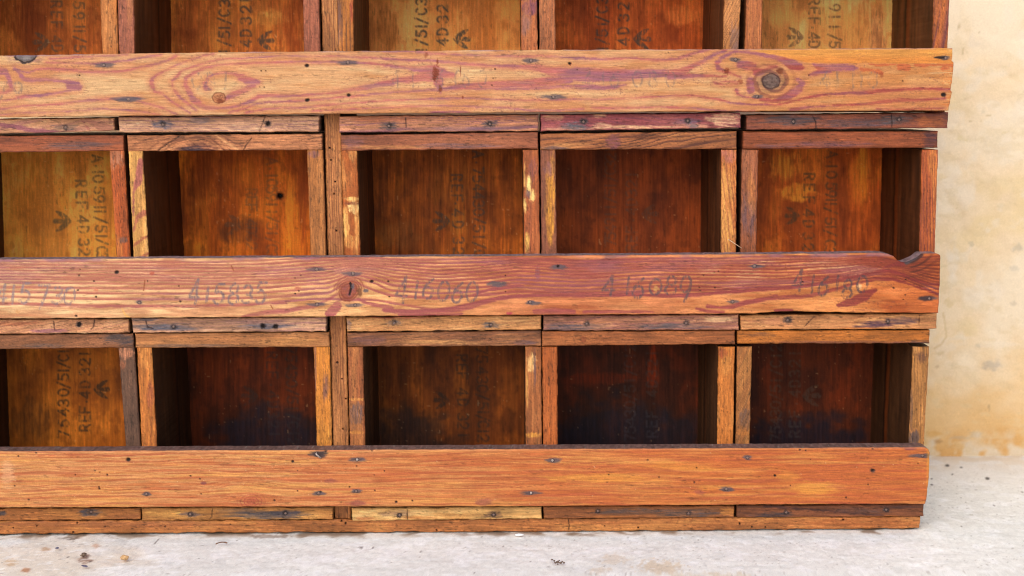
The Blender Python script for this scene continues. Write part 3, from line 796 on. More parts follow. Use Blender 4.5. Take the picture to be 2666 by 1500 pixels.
r3 = board('front_rail', cab, top=[(-190,1178.5),(0,1176),(700,1173),(1350,1170),(2000,1167.5),(2400,1165),(2412,1167),(2419,1171)],
           bottom=[(-190,1323.5),(0,1322),(700,1320),(1350,1319),(2000,1314),(2410,1312.5)],
           left=[(1160,-190),(1330,-190)], right=[(1165,2416),(1180,2421),(1230,2419.5),(1300,2413),(1312,2410)],
           y=Y_RAIL, depth=.0195, gain=.66, step=1.85, paint=paint_rail3, mat=M_RAIL, wob=1.0, seed=31, top_rgb=(132, 100, 92))
r3['label'] = 'even orange rail with fine grain and worm holes'
for x, y in N3: nail(r3, x, y, Y_RAIL)
for x, y in N3B: nail(r3, x, y, Y_RAIL, NAIL_B)

def bent_nail(parent, px, py, y):
    n = 8; path = [(-.003, -.0002, .0028), (-.0016, -.0018, .0012), (.001, -.0016, -.0014), (.003, .0004, -.0034)]
    V = []; F_ = []
    for k, p in enumerate(path):
        rr = .0011 if k else .0016
        for i in range(n):
            a = 2 * math.pi * i / n
            V.append((p[0] + rr * .7 * math.cos(a), p[1] + rr * math.sin(a), p[2] + rr * .7 * math.cos(a)))
    for k in range(3):
        for i in range(n):
            a, b = k * n + i, k * n + (i + 1) % n
            F_.append((a, b, b + n, a + n))
    F_ += [tuple(range(n - 1, -1, -1)), tuple(range(3 * n, 4 * n))]
    me = bpy.data.meshes.new('bent_nail'); me.from_pydata(V, [], F_); me.materials.append(M_NAIL_B)
    for p in me.polygons: p.use_smooth = True
    x, z = at(px, py, y)
    return link(bpy.data.objects.new('bent_nail', me), parent, (float(x), y, float(z)))
bent_nail(r3, 829.4, 1185.6, Y_RAIL)

# --- battens below each rail -----------------------------------------------------
def batten(name_label, q, pnt, nails=(), seed=0, nm=None):
    o = board('batten', cab, **q, y=Y_BATTEN, depth=.05, paint=pnt, mat=M_BOARD, seed=seed, wob=1.6, bevel=.0016)
    if name_label: o['label'] = name_label
    for x, y in nails: nail(o, x, y, Y_BATTEN, NAIL_S)
    return o
def halo(pts, w=24, hh=10, s=.8, c=GREY):
    return [(x, y, w, hh, c, s) for x, y in pts] + [(x, y, 8, 8, C(40, 30, 30), .8) for x, y in pts]

cream = (226, 172, 124); lilac = (150, 98, 112)
batten('', quad((-190,311.5),(296.7,306.5),(297.5,341),(-190,353)),
       wood((214,152,112), (160,92,108), seed=101, period=13, lines=.5, amp=26, tilt=.12, wear=.5,
            bands=[(C(154,88,104), .8, [(-190,318,8),(0,324,10),(90,340,12),(160,346,8)]), (C(172,112,92), .8, [(225,312,8),(262,330,22),(280,335,24)]), (C(160,92,84), .7, [(212,312,3),(238,345,4)])],
            stains=halo([(170.6,332.6)], 36, 9)), [(170.6,332.6)], 101)
batten('', quad((307.8,303.8),(830.5,301),(830,343),(309.7,345)),
       wood((212,156,120), (132,90,100), seed=102, period=8.2, lines=.9, amp=7, wear=.4,
            stains=halo([(424.5,324)], 30, 14, .9, C(92,86,100)) + halo([(697,322)], 10, 10, .6) + [(520,314,40,8,C(110,98,110),.6)],
            cracks=[[(690,304),(683,322),(675,342)]], holes=[(697,322,6)]), [(424.5,324)], 102)
batten('', quad((881.9,302.5),(1402,298),(1401,341.5),(883,345)),
       wood((204,136,100), (124,78,98), seed=103, period=9, lines=.85, amp=12, wear=.35, tilt=.03,
            stains=[(1000,310,100,9,C(190,110,76),.6),(1240,335,130,8,C(120,92,110),.5),(1290,308,70,6,C(176,96,74),.6)] + halo([(1013,328),(1275,323.5)], 26, 12, .75),
            cracks=[[(1056,306),(1058,332)]]), [(1013,328),(1275,323.5)], 103)
batten('', quad((1407,298.5),(1928.8,293),(1928.8,332.6),(1408,341.5)),
       wood((160,80,82), (126,66,92), (214,150,124), seed=104, period=12, lines=.5, amp=20, tilt=-.12, wear=.2,
            stains=[(1440,305,30,10,C(212,152,116),.8),(1560,300,20,8,C(222,168,128),.9),(1480,336,70,7,C(214,156,122),.8),(1570,328,30,9,C(220,166,132),.85),(1660,331,120,6,C(220,168,128),.9),(1800,328,60,8,C(214,150,120),.8),(1885,312,46,22,C(228,176,138),.95),(1494,329,40,12,C(104,100,108),.85),(1790,317,40,9,C(104,92,112),.7),(1805,330,16,8,C(112,104,110),.6)] + halo([(1519.4,317)], 12, 11, .8) + halo([(1790,314.7)], 10, 8, .8)), [(1519.4,317),(1790,314.7)], 104)
batten('', quad((1943,299),(2469,292.8),(2467,333),(1944,338.3)),
       wood((138,76,58), (96,58,60), (176,100,62), seed=105, period=7, lines=.5, amp=8, wear=.4,
            stains=[(2060,312,90,14,C(86,74,80),.85),(2230,320,110,14,C(92,74,82),.7),(2330,312,44,12,C(88,80,84),.8),(2420,318,44,18,C(178,100,54),.7)] + halo([(2066,316.6),(2341,311)], 10, 8, .6),
            cracks=[[(2116,302),(2124,318),(2125,336)], [(2321,298),(2323,332)]]), [(2066,316.6),(2341,311)], 105)

batten('', quad((-190,834),(334.5,829.9),(336,866.5),(-190,872)),
       wood((214,150,106), (158,90,84), seed=111, period=11, lines=.45, amp=14, tilt=.22, wear=.5,
            stains=halo([(205.6,844)], 10, 9, .7) + [(130,862,60,6,C(150,92,112),.7),(230,868,110,4,C(232,182,136),.9),(40,842,80,7,C(186,104,72),.6)], holes=[(205.6,844,6)],
            cracks=[[(140,838),(142,860)], [(246,833),(243,852),(236,858)]]), (), 111)
batten('', quad((342,828.5),(849.3,826.2),(849,863),(346,867)),
       wood((206,152,118), (140,92,104), seed=112, period=9, lines=.6, amp=14, wear=.5, tilt=.03,
            stains=[(430,852,90,9,C(92,92,106),.85),(470,856,50,8,C(84,84,98),.7),(380,832,40,5,C(100,96,110),.7),(700,849,80,8,C(96,94,110),.8),(660,838,90,6,C(150,110,116),.5),(580,862,80,4,C(230,180,140),.8)] + halo([(452,851),(684.5,848.5),(717.6,850)], 10, 8, .8),
            holes=[(684.5,848.5,5),(717.6,850,6)], cracks=[[(380,836),(384,852),(400,856)]]), [(452,851)], 112)
batten('', quad((900.8,825.9),(1409,821.6),(1409,858.7),(904,864)),
       wood((212,148,92), (162,98,66), (232,176,116), seed=113, period=8, lines=.5, amp=10, wear=.5, tilt=.06,
            stains=halo([(1026,840.8),(1278.8,846)], 26, 9, .85, C(100,90,92)) + [(1040,826,80,4,C(178,92,74),.7),(908,845,8,16,C(120,100,104),.6),(1150,862,30,4,C(120,92,92),.6)]), [(1026,840.8),(1278.8,846)], 113)
batten('', quad((1414.5,821.6),(1923.8,818.8),(1923.5,859.3),(1415,861)),
       wood((178,118,92), (136,80,88), (220,166,120), seed=114, period=10, lines=.6, amp=12, wear=.35, tilt=.05,
            stains=[(1480,852,90,11,C(92,80,86),.8),(1740,850,110,9,C(90,82,88),.75),(1560,838,60,6,C(196,126,84),.6),(1870,832,44,8,C(226,176,132),.9),(1700,832,90,5,C(204,140,104),.7)] + halo([(1527.7,842.7),(1787,841)], 10, 9, .7)), [(1527.7,842.7),(1787,841)], 114)
batten('', quad((1928,820.8),(2440,815.7),(2439,856.5),(1929,858.8)),
       wood((214,146,92), (160,84,58), (232,172,112), seed=115, period=12, lines=.35, amp=16, wear=.5,
            stains=[(2010,838,60,12,C(196,124,92),.6),(2300,842,60,10,C(100,66,76),.85),(2350,834,44,10,C(96,74,86),.85),(2270,850,50,6,C(92,62,72),.8),(2250,856,80,4,C(220,130,66),.6)] + halo([(2051,834)], 14, 11, .9, C(70,62,64)) + halo([(2311.6,837)], 8, 7, .7),
            cracks=[[(2120,824),(2095,850)], [(2394,822),(2393,846)]]), [(2051,834),(2311.6,837)], 115)

batten('', quad((-190,1325),(364.5,1323.3),(365.7,1353),(-190,1358)),
       wood((174,108,58), (130,76,46), (200,136,72), seed=121, period=9, lines=.4, amp=16, wear=.5,
            stains=[(2,1337,16,8,C(84,72,74),.9),(234,1334,34,11,C(86,76,80),.95),(320,1346,50,8,C(140,84,50),.7)] + halo([(236.8,1333)], 6, 6, .6)), [(236.8,1333)], 121)
batten('', quad((367.5,1322.7),(866.7,1320.5),(866.5,1352.5),(369,1356.5)),
       wood((190,128,68), (138,86,56), (222,164,92), seed=122, period=8, lines=.45, amp=8, wear=.6,
            stains=[(450,1338,80,14,C(218,160,86),.7),(495,1339,30,7,C(110,88,84),.8),(690,1340,110,12,C(92,82,84),.9),(750,1337,50,10,C(84,74,80),.85),(620,1330,60,8,C(120,96,84),.6)] + halo([(495.5,1338.8),(743,1336)], 8, 7, .7),
            cracks=[[(553,1326),(551,1346),(545,1352)]]), [(495.5,1338.8),(743,1336)], 122)
batten('', quad((914.5,1323.5),(1410.5,1319.5),(1410.5,1350.5),(917,1357.5)),
       wood((222,170,104), (182,120,66), (240,200,136), seed=123, period=10, lines=.35, amp=10, wear=.6,
            stains=[(1035,1338,50,9,C(150,118,96),.6),(1180,1344,60,10,C(186,124,66),.5),(1285,1340,26,10,C(104,76,60),.75),(1090,1348,60,6,C(180,112,60),.6),(950,1350,30,6,C(196,118,70),.6)] + halo([(1040,1342),(1285,1340)], 7, 6, .7),
            cracks=[[(1060,1328),(1061,1352)]]), [(1040,1342),(1285,1340)], 123)
batten('', quad((1415,1318.5),(1912.5,1317),(1912.5,1348),(1416,1351)),
       wood((150,90,52), (104,66,50), (188,118,62), seed=124, period=7, lines=.45, amp=8, wear=.4,
            stains=[(1640,1332,90,9,C(92,76,74),.8),(1800,1336,100,12,C(88,74,74),.85),(1895,1332,22,12,C(206,134,66),.8),(1600,1346,70,5,C(198,120,60),.6)] + halo([(1556.7,1331),(1792.7,1336.5)], 8, 7, .7)), [(1556.7,1331),(1792.7,1336.5)], 124)
batten('', quad((1918,1315.5),(2405.5,1313.2),(2405,1345.5),(1919,1348.2)),
       wood((134,80,52), (84,50,46), (168,102,58), seed=125, period=9, lines=.6, amp=10, wear=.4, tilt=-.03,
            stains=[(2020,1342,60,8,C(70,60,66),.85),(2240,1330,80,7,C(100,74,70),.6),(2340,1320,60,4,C(84,56,54),.7),(2300,1345,70,3,C(206,124,56),.7)] + halo([(2046.6,1334.6),(2307.7,1327.7)], 10, 7, .8),
            bands=[(C(64,40,42), .7, [(1990,1318,3),(2120,1328,3),(2300,1342,4)])]), [(2046.6,1334.6),(2307.7,1327.7)], 125)

# --- base plinth and central post --------------------------------------------------
xb, _ = at(0, 0, 0)
board('plinth_board', cab, top=[(-190,1359),(0,1356),(700,1355),(1300,1352),(1966,1347),(2397,1345)], bottom=[(-190,1392),(0,1390),(700,1386.5),(1350,1385),(2000,1379.5),(2393,1375.5)],
      left=[(1350,-190),(1400,-190)], right=[(1345,2397),(1376,2392.5)], y=Y_BASE, depth=.155,
      paint=wood((186,116,64), (138,78,46), (206,142,78), seed=131, period=4.4, lines=.55, amp=9, wear=.55,
                 holes=[(35,1375,2.6),(96,1370,2),(201,1361,2.5),(191,1386,3),(273,1371,2.4),(430,1371,2),(600,1365,2.4),(889,1357,2.6),(900,1363,3.2),(1137,1381,2.4),(1662,1374,2.4),(1926,1364,3.4),(1958,1372,2.4),(1993,1373,2.4),(2196,1353,2.6),(1575,1370,2)],
                 cracks=[[(1480,1354),(1482,1366),(1481,1378)]], stains=[(2250,1360,180,14,C(178,98,52),.5),(300,1364,300,8,C(160,96,66),.4)]), mat=M_BOARD, seed=131, wob=2.2)
board('centre_post', cab, **quad((832,-160),(875.5,-160),(913.6,1352),(871.5,1352)), y=Y_POST, depth=.15,
      paint=wood((184,118,68), (128,72,44), (200,140,84), seed=141, axis='y', period=6.4, lines=1.0, amp=3, wear=.4, tilt=-.0275, relief=.2,
                 holes=[(862,417,2.6),(858,385,3),(873,473,2.6),(870,505,2.8),(876,601,3.2),(878,944,3),(891,987,2.4),(901,1038,3),(909,1123,2.2),(893,1117,2.6)]), mat=M_BOARD, seed=141, wob=.8)

# --- the boxes ---------------------------------------------------------------------
# side boards: front outline at the top and bottom of what shows, extended to the box's full height
def side_line(x0, y0, x1, y1, ya, yb):
    k = (x1 - x0) / (y1 - y0)
    return [(ya, x0 + k * (ya - y0)), (yb, x0 + k * (yb - y0))]

ROWS = {
    1: dict(y=(-150, 292), t=(-188, -150), sides=[((-195,-152),(-190,-149)), ((259.5,303.6),(265.5,307.8)), ((306,348),(310,351)), ((788.6,830.8),(791,833.6)), ((877.7,920),(880,922)), ((1356.6,1398.5),(1357,1400)), ((1403.5,1445.7),(1405,1447)), ((1885.7,1929),(1882,1923)), ((1943,1986),(1939,1983)), ((2431,2472.5),(2427.5,2467))], ym=(0, 134)),
    2: dict(y=(390, 812), sides=[((-182,-140),(-172,-130)), ((284.3,322.4),(303,339.5)), ((334,371),(347,387)), ((799,840.5),(808.7,849.3)), ((888,929),(897,938.5)), ((1360.7,1402),(1365,1406)), ((1407,1446),(1410,1450)), ((1878,1918),(1877,1917)), ((1932,1975),(1927,1969)), ((2400.7,2443),(2393,2434))], ym=(391, 667)),
    3: dict(y=(903, 1312), sides=[((-165,-124),(-155,-114)), ((307.8,349),(327,365.7)), ((356,394.7),(368.5,408.5)), ((816.4,858.4),(825,864.7)), ((905,945),(911,951)), ((1367,1409),(1368.5,1411)), ((1412,1451),(1413.7,1452)), ((1870,1913),(1867,1909.5)), ((1919.7,1957.8),(1915,1952)), ((2377,2420),(2366,2406))], ym=(903, 1160)),
}
TOPS = {
    2: [((-182,355),(321.6,352),(322,392.8),(-180,399.5)), ((330.4,352.8),(838.4,348.3),(838.7,390),(332.6,394)), ((886,352),(1400.7,343.3),(1401.5,386.7),(888.8,392.8)), ((1406,347.8),(1918,342),(1918,387.8),(1407,390)), ((1934.8,342.3),(2443,342),(2442.5,384.5),(1934,388.6))],
    3: [((-166,874),(346,868.5),(347.5,905.3),(-164,911)), ((351.5,868.5),(857,865),(857.5,903.7),(353,905.8)), ((903.5,866.5),(1408.7,861),(1409,900.7),(904.7,903)), ((1411,863),(1914,861),(1913.8,896),(1411.5,900.7)), ((1920.5,861.5),(2421,859.5),(2420,894),(1919.7,894.8))],
    1: [((-197,-190),(303,-190),(303.5,-150),(-196,-150)), ((304,-190),(830,-190),(830.5,-150),(305,-150)), ((876,-190),(1398,-190),(1398.3,-150),(876.5,-150)), ((1402,-190),(1930,-190),(1929.7,-150),(1402.5,-150)), ((1944,-190),(2476,-190),(2475,-150),(1943.5,-150))],
}
# colours: (base, dark, light)
SIDE_P = {
    (1,1): (((168,104,62),(110,62,44),(206,146,92)), ((172,108,62),(122,70,74),(204,140,84))),   # right side of box 1, left side of box 2 ...
}
def sd(base, dark, light=None, **k): return dict(base=base, dark=dark, light=light, **k)
SP = {
 (1,0):sd((120,70,44),(80,46,34)), (1,1):sd((184,120,72),(138,78,50),(212,154,100),period=6), (1,2):sd((158,98,84),(118,72,84),(204,136,72),period=9,tilt=.06),
 (1,3):sd((154,94,80),(112,66,72),(186,120,86),period=8), (1,4):sd((176,112,58),(92,60,62),(220,156,88),period=11,wear=.6,stains=[(882,60,10,80,C(96,72,80),.6),(915,20,5,40,C(150,60,44),.7)]),
 (1,5):sd((176,106,72),(132,76,68),(214,150,96),period=9,stains=[(1380,20,30,24,C(124,70,90),.7),(1365,60,20,30,C(140,104,110),.5)]), (1,6):sd((166,104,74),(104,76,78),(196,126,74),period=7),
 (1,7):sd((186,128,84),(104,62,52),(206,148,100),period=7,tilt=.5,lines=.9,stains=[(1912,110,14,50,C(120,100,112),.5)]), (1,8):sd((168,102,66),(116,66,58),(196,128,78),period=8), (1,9):sd((168,98,60),(112,62,76),(200,130,76),period=11,tilt=.16,lines=.95),
 (2,0):sd((120,70,44),(80,46,34)), (2,1):sd((172,88,46),(120,58,48),(206,134,70),period=8,wear=.5,stains=[(300,410,26,30,C(180,118,88),.8),(320,625,12,10,C(110,84,80),.7)]),
 (2,2):sd((216,166,106),(170,92,72),(226,180,122),period=60,lines=.1,wear=.3,bands=[(C(164,88,84),.85,[(366,420,14),(360,470,20),(348,500,5),(347,560,3)]),(C(170,96,74),.85,[(376,555,16),(358,565,10),(348,600,4)]),(C(166,96,66),.9,[(384,616,7),(366,625,7),(348,640,5)]),(C(166,92,66),.8,[(386,660,8),(370,668,6)])]),
 (2,3):sd((162,106,64),(110,70,54),(196,136,84),period=6,lines=.7,stains=[(818,402,18,10,C(128,84,92),.7)]), (2,4):sd((160,90,48),(120,58,40),(240,186,112),period=30,lines=.15,wear=.2,stains=[(920,400,14,24,C(222,160,92),.7),(892,450,8,50,C(212,144,80),.6),(918,518,24,7,C(236,186,110),.9),(922,540,18,18,C(240,200,130),.95),(900,585,10,50,C(238,180,100),.9),(930,600,8,60,C(230,170,96),.8),(912,630,16,20,C(222,156,84),.7),(915,530,24,4,C(120,62,40),.8)]),
 (2,5):sd((162,92,60),(118,70,74),(200,126,74),period=24,lines=.25,wear=.3,stains=[(1376,480,9,30,C(244,206,128),.95),(1386,510,8,20,C(240,198,120),.9),(1366,535,5,22,C(240,196,116),.9),(1374,505,8,12,C(106,72,80),.7),(1372,630,7,30,C(228,172,88),.9),(1366,460,3,40,C(232,180,100),.7),(1388,440,12,30,C(130,80,92),.5)]),
 (2,6):sd((128,80,68),(98,64,66),(160,96,64),period=20,lines=.2,wear=.2,stains=[(1434,530,15,110,C(210,142,54),.95),(1430,440,16,22,C(140,92,96),.6),(1440,430,6,40,C(210,140,60),.5)]),
 (2,7):sd((176,104,62),(134,74,60),(226,166,88),period=9,tilt=-.12,lines=.85,wear=.7,stains=[(1898,400,22,30,C(190,116,100),.7)]), (2,8):sd((146,86,62),(94,66,70),(206,132,78),period=5,lines=.6,stains=[(1950,420,24,60,C(176,108,74),.6),(1948,560,22,60,C(98,74,84),.6),(1955,500,14,60,C(212,136,70),.5)]),
 (2,9):sd((164,88,54),(112,54,60),(216,142,70),period=8.5,lines=.9,wear=.5,tilt=-.02),
 (3,0):sd((110,66,42),(80,46,34)), (3,1):sd((96,72,66),(74,56,56),(150,96,70),period=30,lines=.15,wear=.1,stains=[(326,920,26,18,C(184,120,88),.9),(318,950,10,16,C(170,100,66),.6)]),
 (3,2):sd((184,116,62),(138,76,52),(214,148,78),period=10,wear=.5,stains=[(392,1030,14,36,C(150,78,56),.6),(376,930,14,40,C(214,146,78),.5)]), (3,3):sd((196,128,60),(130,80,66),(216,152,74),period=14,lines=.3,wear=.4,stains=[(848,1010,10,40,C(124,82,74),.7),(820,960,4,90,C(110,72,80),.6),(840,1130,22,40,C(208,138,58),.6)]),
 (3,4):sd((146,88,60),(108,66,54),(208,140,76),period=20,lines=.25,wear=.4,stains=[(930,1040,26,4,C(212,142,72),.8),(928,1080,20,34,C(96,76,78),.75),(926,1126,20,5,C(214,140,62),.8)]), (3,5):sd((148,92,60),(108,66,56),(216,150,88),period=20,lines=.2,wear=.3,stains=[(1384,945,12,26,C(238,190,122),.95),(1372,1000,4,70,C(222,160,84),.8),(1392,960,4,60,C(110,78,78),.7),(1388,1133,22,8,C(214,144,64),.9)]),
 (3,6):sd((166,92,50),(128,66,42),(190,112,58),period=18,lines=.2), (3,7):sd((180,112,58),(128,74,44),(216,146,76),period=24,lines=.2,wear=.6,stains=[(1890,950,18,30,C(204,138,70),.6),(1880,920,16,14,C(150,70,46),.6)]),
 (3,8):sd((148,98,62),(98,74,64),(190,128,66),period=18,tilt=.4,lines=.35,wear=.5,stains=[(1935,1126,18,10,C(196,120,56),.8),(1940,1090,16,30,C(104,80,74),.6)]), (3,9):sd((176,126,80),(96,64,50),(200,150,98),period=9,lines=.6,wear=.4,stains=[(2400,930,16,16,C(96,62,48),.7),(2380,1120,18,8,C(180,118,66),.8),(2376,1140,20,22,C(92,74,74),.8),(2372,1070,5,60,C(84,62,56),.6)]),
}
TP = {
 (2,0):sd((150,80,52),(104,62,56),(184,104,64),period=6,lines=.4,stains=[(200,378,110,12,C(98,78,82),.7)]), (2,1):sd((190,122,80),(124,74,56),(214,150,104),period=8,lines=.75,amp=6,tilt=.05,knots=[(513,394,70,26)],bands=[(C(110,62,44),.8,[(408,394,2),(430,374,3),(469,361,3),(511,356,3),(552,363,3),(574,381,3),(586,394,2)]),(C(120,70,48),.7,[(380,394,2),(410,372,2.5),(450,356,3),(480,350,2)]),(C(120,72,50),.7,[(425,394,2),(446,376,2.5),(478,364,3),(512,360,3),(545,367,3),(566,384,2.5)]),(C(222,160,108),.8,[(562,352,4),(590,372,6),(618,388,4)]),(C(120,72,54),.7,[(578,352,2),(604,370,3),(640,382,2)]),(C(124,76,54),.6,[(345,380,2),(390,362,2.5),(430,351,2)])],stains=[(513,394,52,27,C(92,52,46),.95),(500,392,34,12,C(70,54,62),.8),(730,380,100,10,C(206,136,92),.6)],cracks=[[(470,353),(440,372),(412,392)], [(655,360),(640,378),(634,392)]]),
 (2,2):sd((156,90,62),(112,68,58),(186,116,78),period=7,lines=.4,stains=[(1000,383,120,5,C(206,142,84),.7),(1200,380,120,7,C(110,84,94),.6),(920,370,30,18,C(120,84,96),.5)]),
 (2,3):sd((168,102,62),(82,46,38),(204,146,84),period=13,lines=.85,amp=16,tilt=.14,stains=[(1596,370,22,24,C(126,72,72),.95),(1480,380,60,8,C(200,136,82),.7),(1440,386,40,6,C(106,84,92),.8),(1680,355,50,10,C(90,50,34),.7),(1540,356,50,8,C(176,112,72),.6)]),
 (2,4):sd((150,78,46),(102,58,54),(182,104,56),period=6,lines=.3,stains=[(2424,363,22,30,C(84,50,52),.98),(2150,376,120,9,C(108,70,82),.6),(2020,380,60,7,C(104,76,88),.6)]),
 (3,0):sd((148,94,62),(104,70,56),(178,118,80),period=6,lines=.3,tilt=.2,stains=[(310,882,50,14,C(72,62,64),.8),(330,896,26,10,C(80,64,64),.7),(110,900,70,6,C(100,82,78),.6)]), (3,1):sd((176,114,68),(120,76,52),(206,148,92),period=7,lines=.45,stains=[(500,900,140,6,C(110,88,80),.6),(760,890,90,12,C(204,142,80),.5)]),
 (3,2):sd((138,86,56),(96,66,56),(196,136,84),period=9,lines=.4,tilt=.1,stains=[(1150,892,130,7,C(212,152,92),.7),(960,886,50,14,C(118,78,76),.6),(1370,892,40,7,C(106,78,82),.7)]), (3,3):sd((158,92,52),(112,62,42),(184,116,66),period=6,lines=.35,knots=[(1520,884,24,8)],stains=[(1519,884,9,9,C(120,60,36),.8)]),
 (3,4):sd((188,110,46),(116,62,32),(214,138,60),period=40,lines=.1,wear=.5,stains=[(2200,892,260,5,C(110,66,54),.8),(2400,892,40,8,C(70,52,50),.7),(1980,872,40,6,C(120,76,52),.7)]),
}
INNER = {1: (112, 66, 38), 2: (92, 52, 28), 3: (84, 52, 30)}

def inner_paint(col, seed, warm):
    base = C(*col)
    def side(which, X, Y, d):
        n = fbm(np.full(len(X), d * 260), Y / 220, seed, 3)
        f = fbm(np.full(len(X), d * 1400), Y / 60, seed + 1, 2)
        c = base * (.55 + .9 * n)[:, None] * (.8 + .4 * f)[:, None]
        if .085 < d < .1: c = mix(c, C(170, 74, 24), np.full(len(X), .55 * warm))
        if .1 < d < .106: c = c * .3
        return c
    return side

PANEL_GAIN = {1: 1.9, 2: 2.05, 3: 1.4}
INK_D = C(58, 50, 46)

def ply(base, light, dark, seed, patches=(), texts=None, ink_s=.75, ink_c=None, holes=(), line=.3, fine=.22, wear=.35, tan=0.0, lower_tint=()):
    q = C(1.06, .97, .98) if tan else C(1.04, .9, .76)
    base, light, dark = C(*base) * q, C(*light) * q, C(*dark) * q
    def paint(X, Y):
        rgb = np.repeat(base[None], len(X), 0)
        n = fbm(X / 40, Y / 110, seed, 4)
        nb = fbm(X / 75, Y / 85, seed + 2, 4)
        rgb = mix(rgb, light, sst(.5, .7, n) * .5 + sst(.55, .68, nb) * .25)
        rgb = mix(rgb, dark, (1 - sst(.3, .47, n)) * .5 + (1 - sst(.32, .46, nb)) * .35)
        n2 = fbm(X / 16, Y / 22, seed + 3, 3)
        rgb = mix(rgb, dark, sst(.58, .75, n2) * .35)
        for (x, y, rx, ry, c, s) in patches:
            m = ell(X, Y, x, y, rx, ry, seed + int(x), .55, max(5, rx * .3), max(8, ry * .5))
            st = .45 + .75 * sst(.3, .7, fbm(X / 3.2, Y / 38, seed + 7))
            rgb = mix(rgb, C(*c) * C(.9, .78, .66), m * s * st)
        for (x, y, rx, ry, c, s) in lower_tint:  # dark bluish tint with an irregular edge, centred low on the panel
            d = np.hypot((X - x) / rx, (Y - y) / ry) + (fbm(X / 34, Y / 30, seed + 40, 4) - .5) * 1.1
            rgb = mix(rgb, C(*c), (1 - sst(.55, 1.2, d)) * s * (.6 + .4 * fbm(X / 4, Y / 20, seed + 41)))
        f = fbm(X / 2.0, Y / 46, seed + 5, 3)
        g = fbm(X / 4.5, Y / 160, seed + 6, 2)
        fine_, line_ = fine * .72, line * .75
        rgb = rgb * (1 - fine_ + 2 * fine_ * f)[:, None] * (1 - line_ * .5 + line_ * g)[:, None]
        if texts:
            sdm = texts(X, Y)
            rgb = ink(rgb, X, Y, sdm, INK_D if ink_c is None else C(*ink_c), ink_s, seed, .39)
        rgb = grit(rgb, X, Y, seed + 870, 'y', .65)
        sc = sst(.93, .96, vn(X / 5, Y / 7, seed + 9)) * sst(.5, .6, vn(X / 40, Y / 40, seed + 10))
        rgb = mix(rgb, C(200, 160, 110), sc * .35)
        h = (f - .5) * .12
        for hx, hy, hr in holes:
            d = np.hypot((X - hx) / 1.1, Y - hy) + (fbm(X / 4, Y / 4, 7) - .5) * 3
            rgb = mix(rgb, dark * .5, (1 - sst(hr, hr * 2.2, d)) * .6)
            m = 1 - sst(hr * .7, hr * 1.05, d); rgb = mix(rgb, C(8, 5, 4), m); h = h - m * 5
        return rgb, h
    return paint

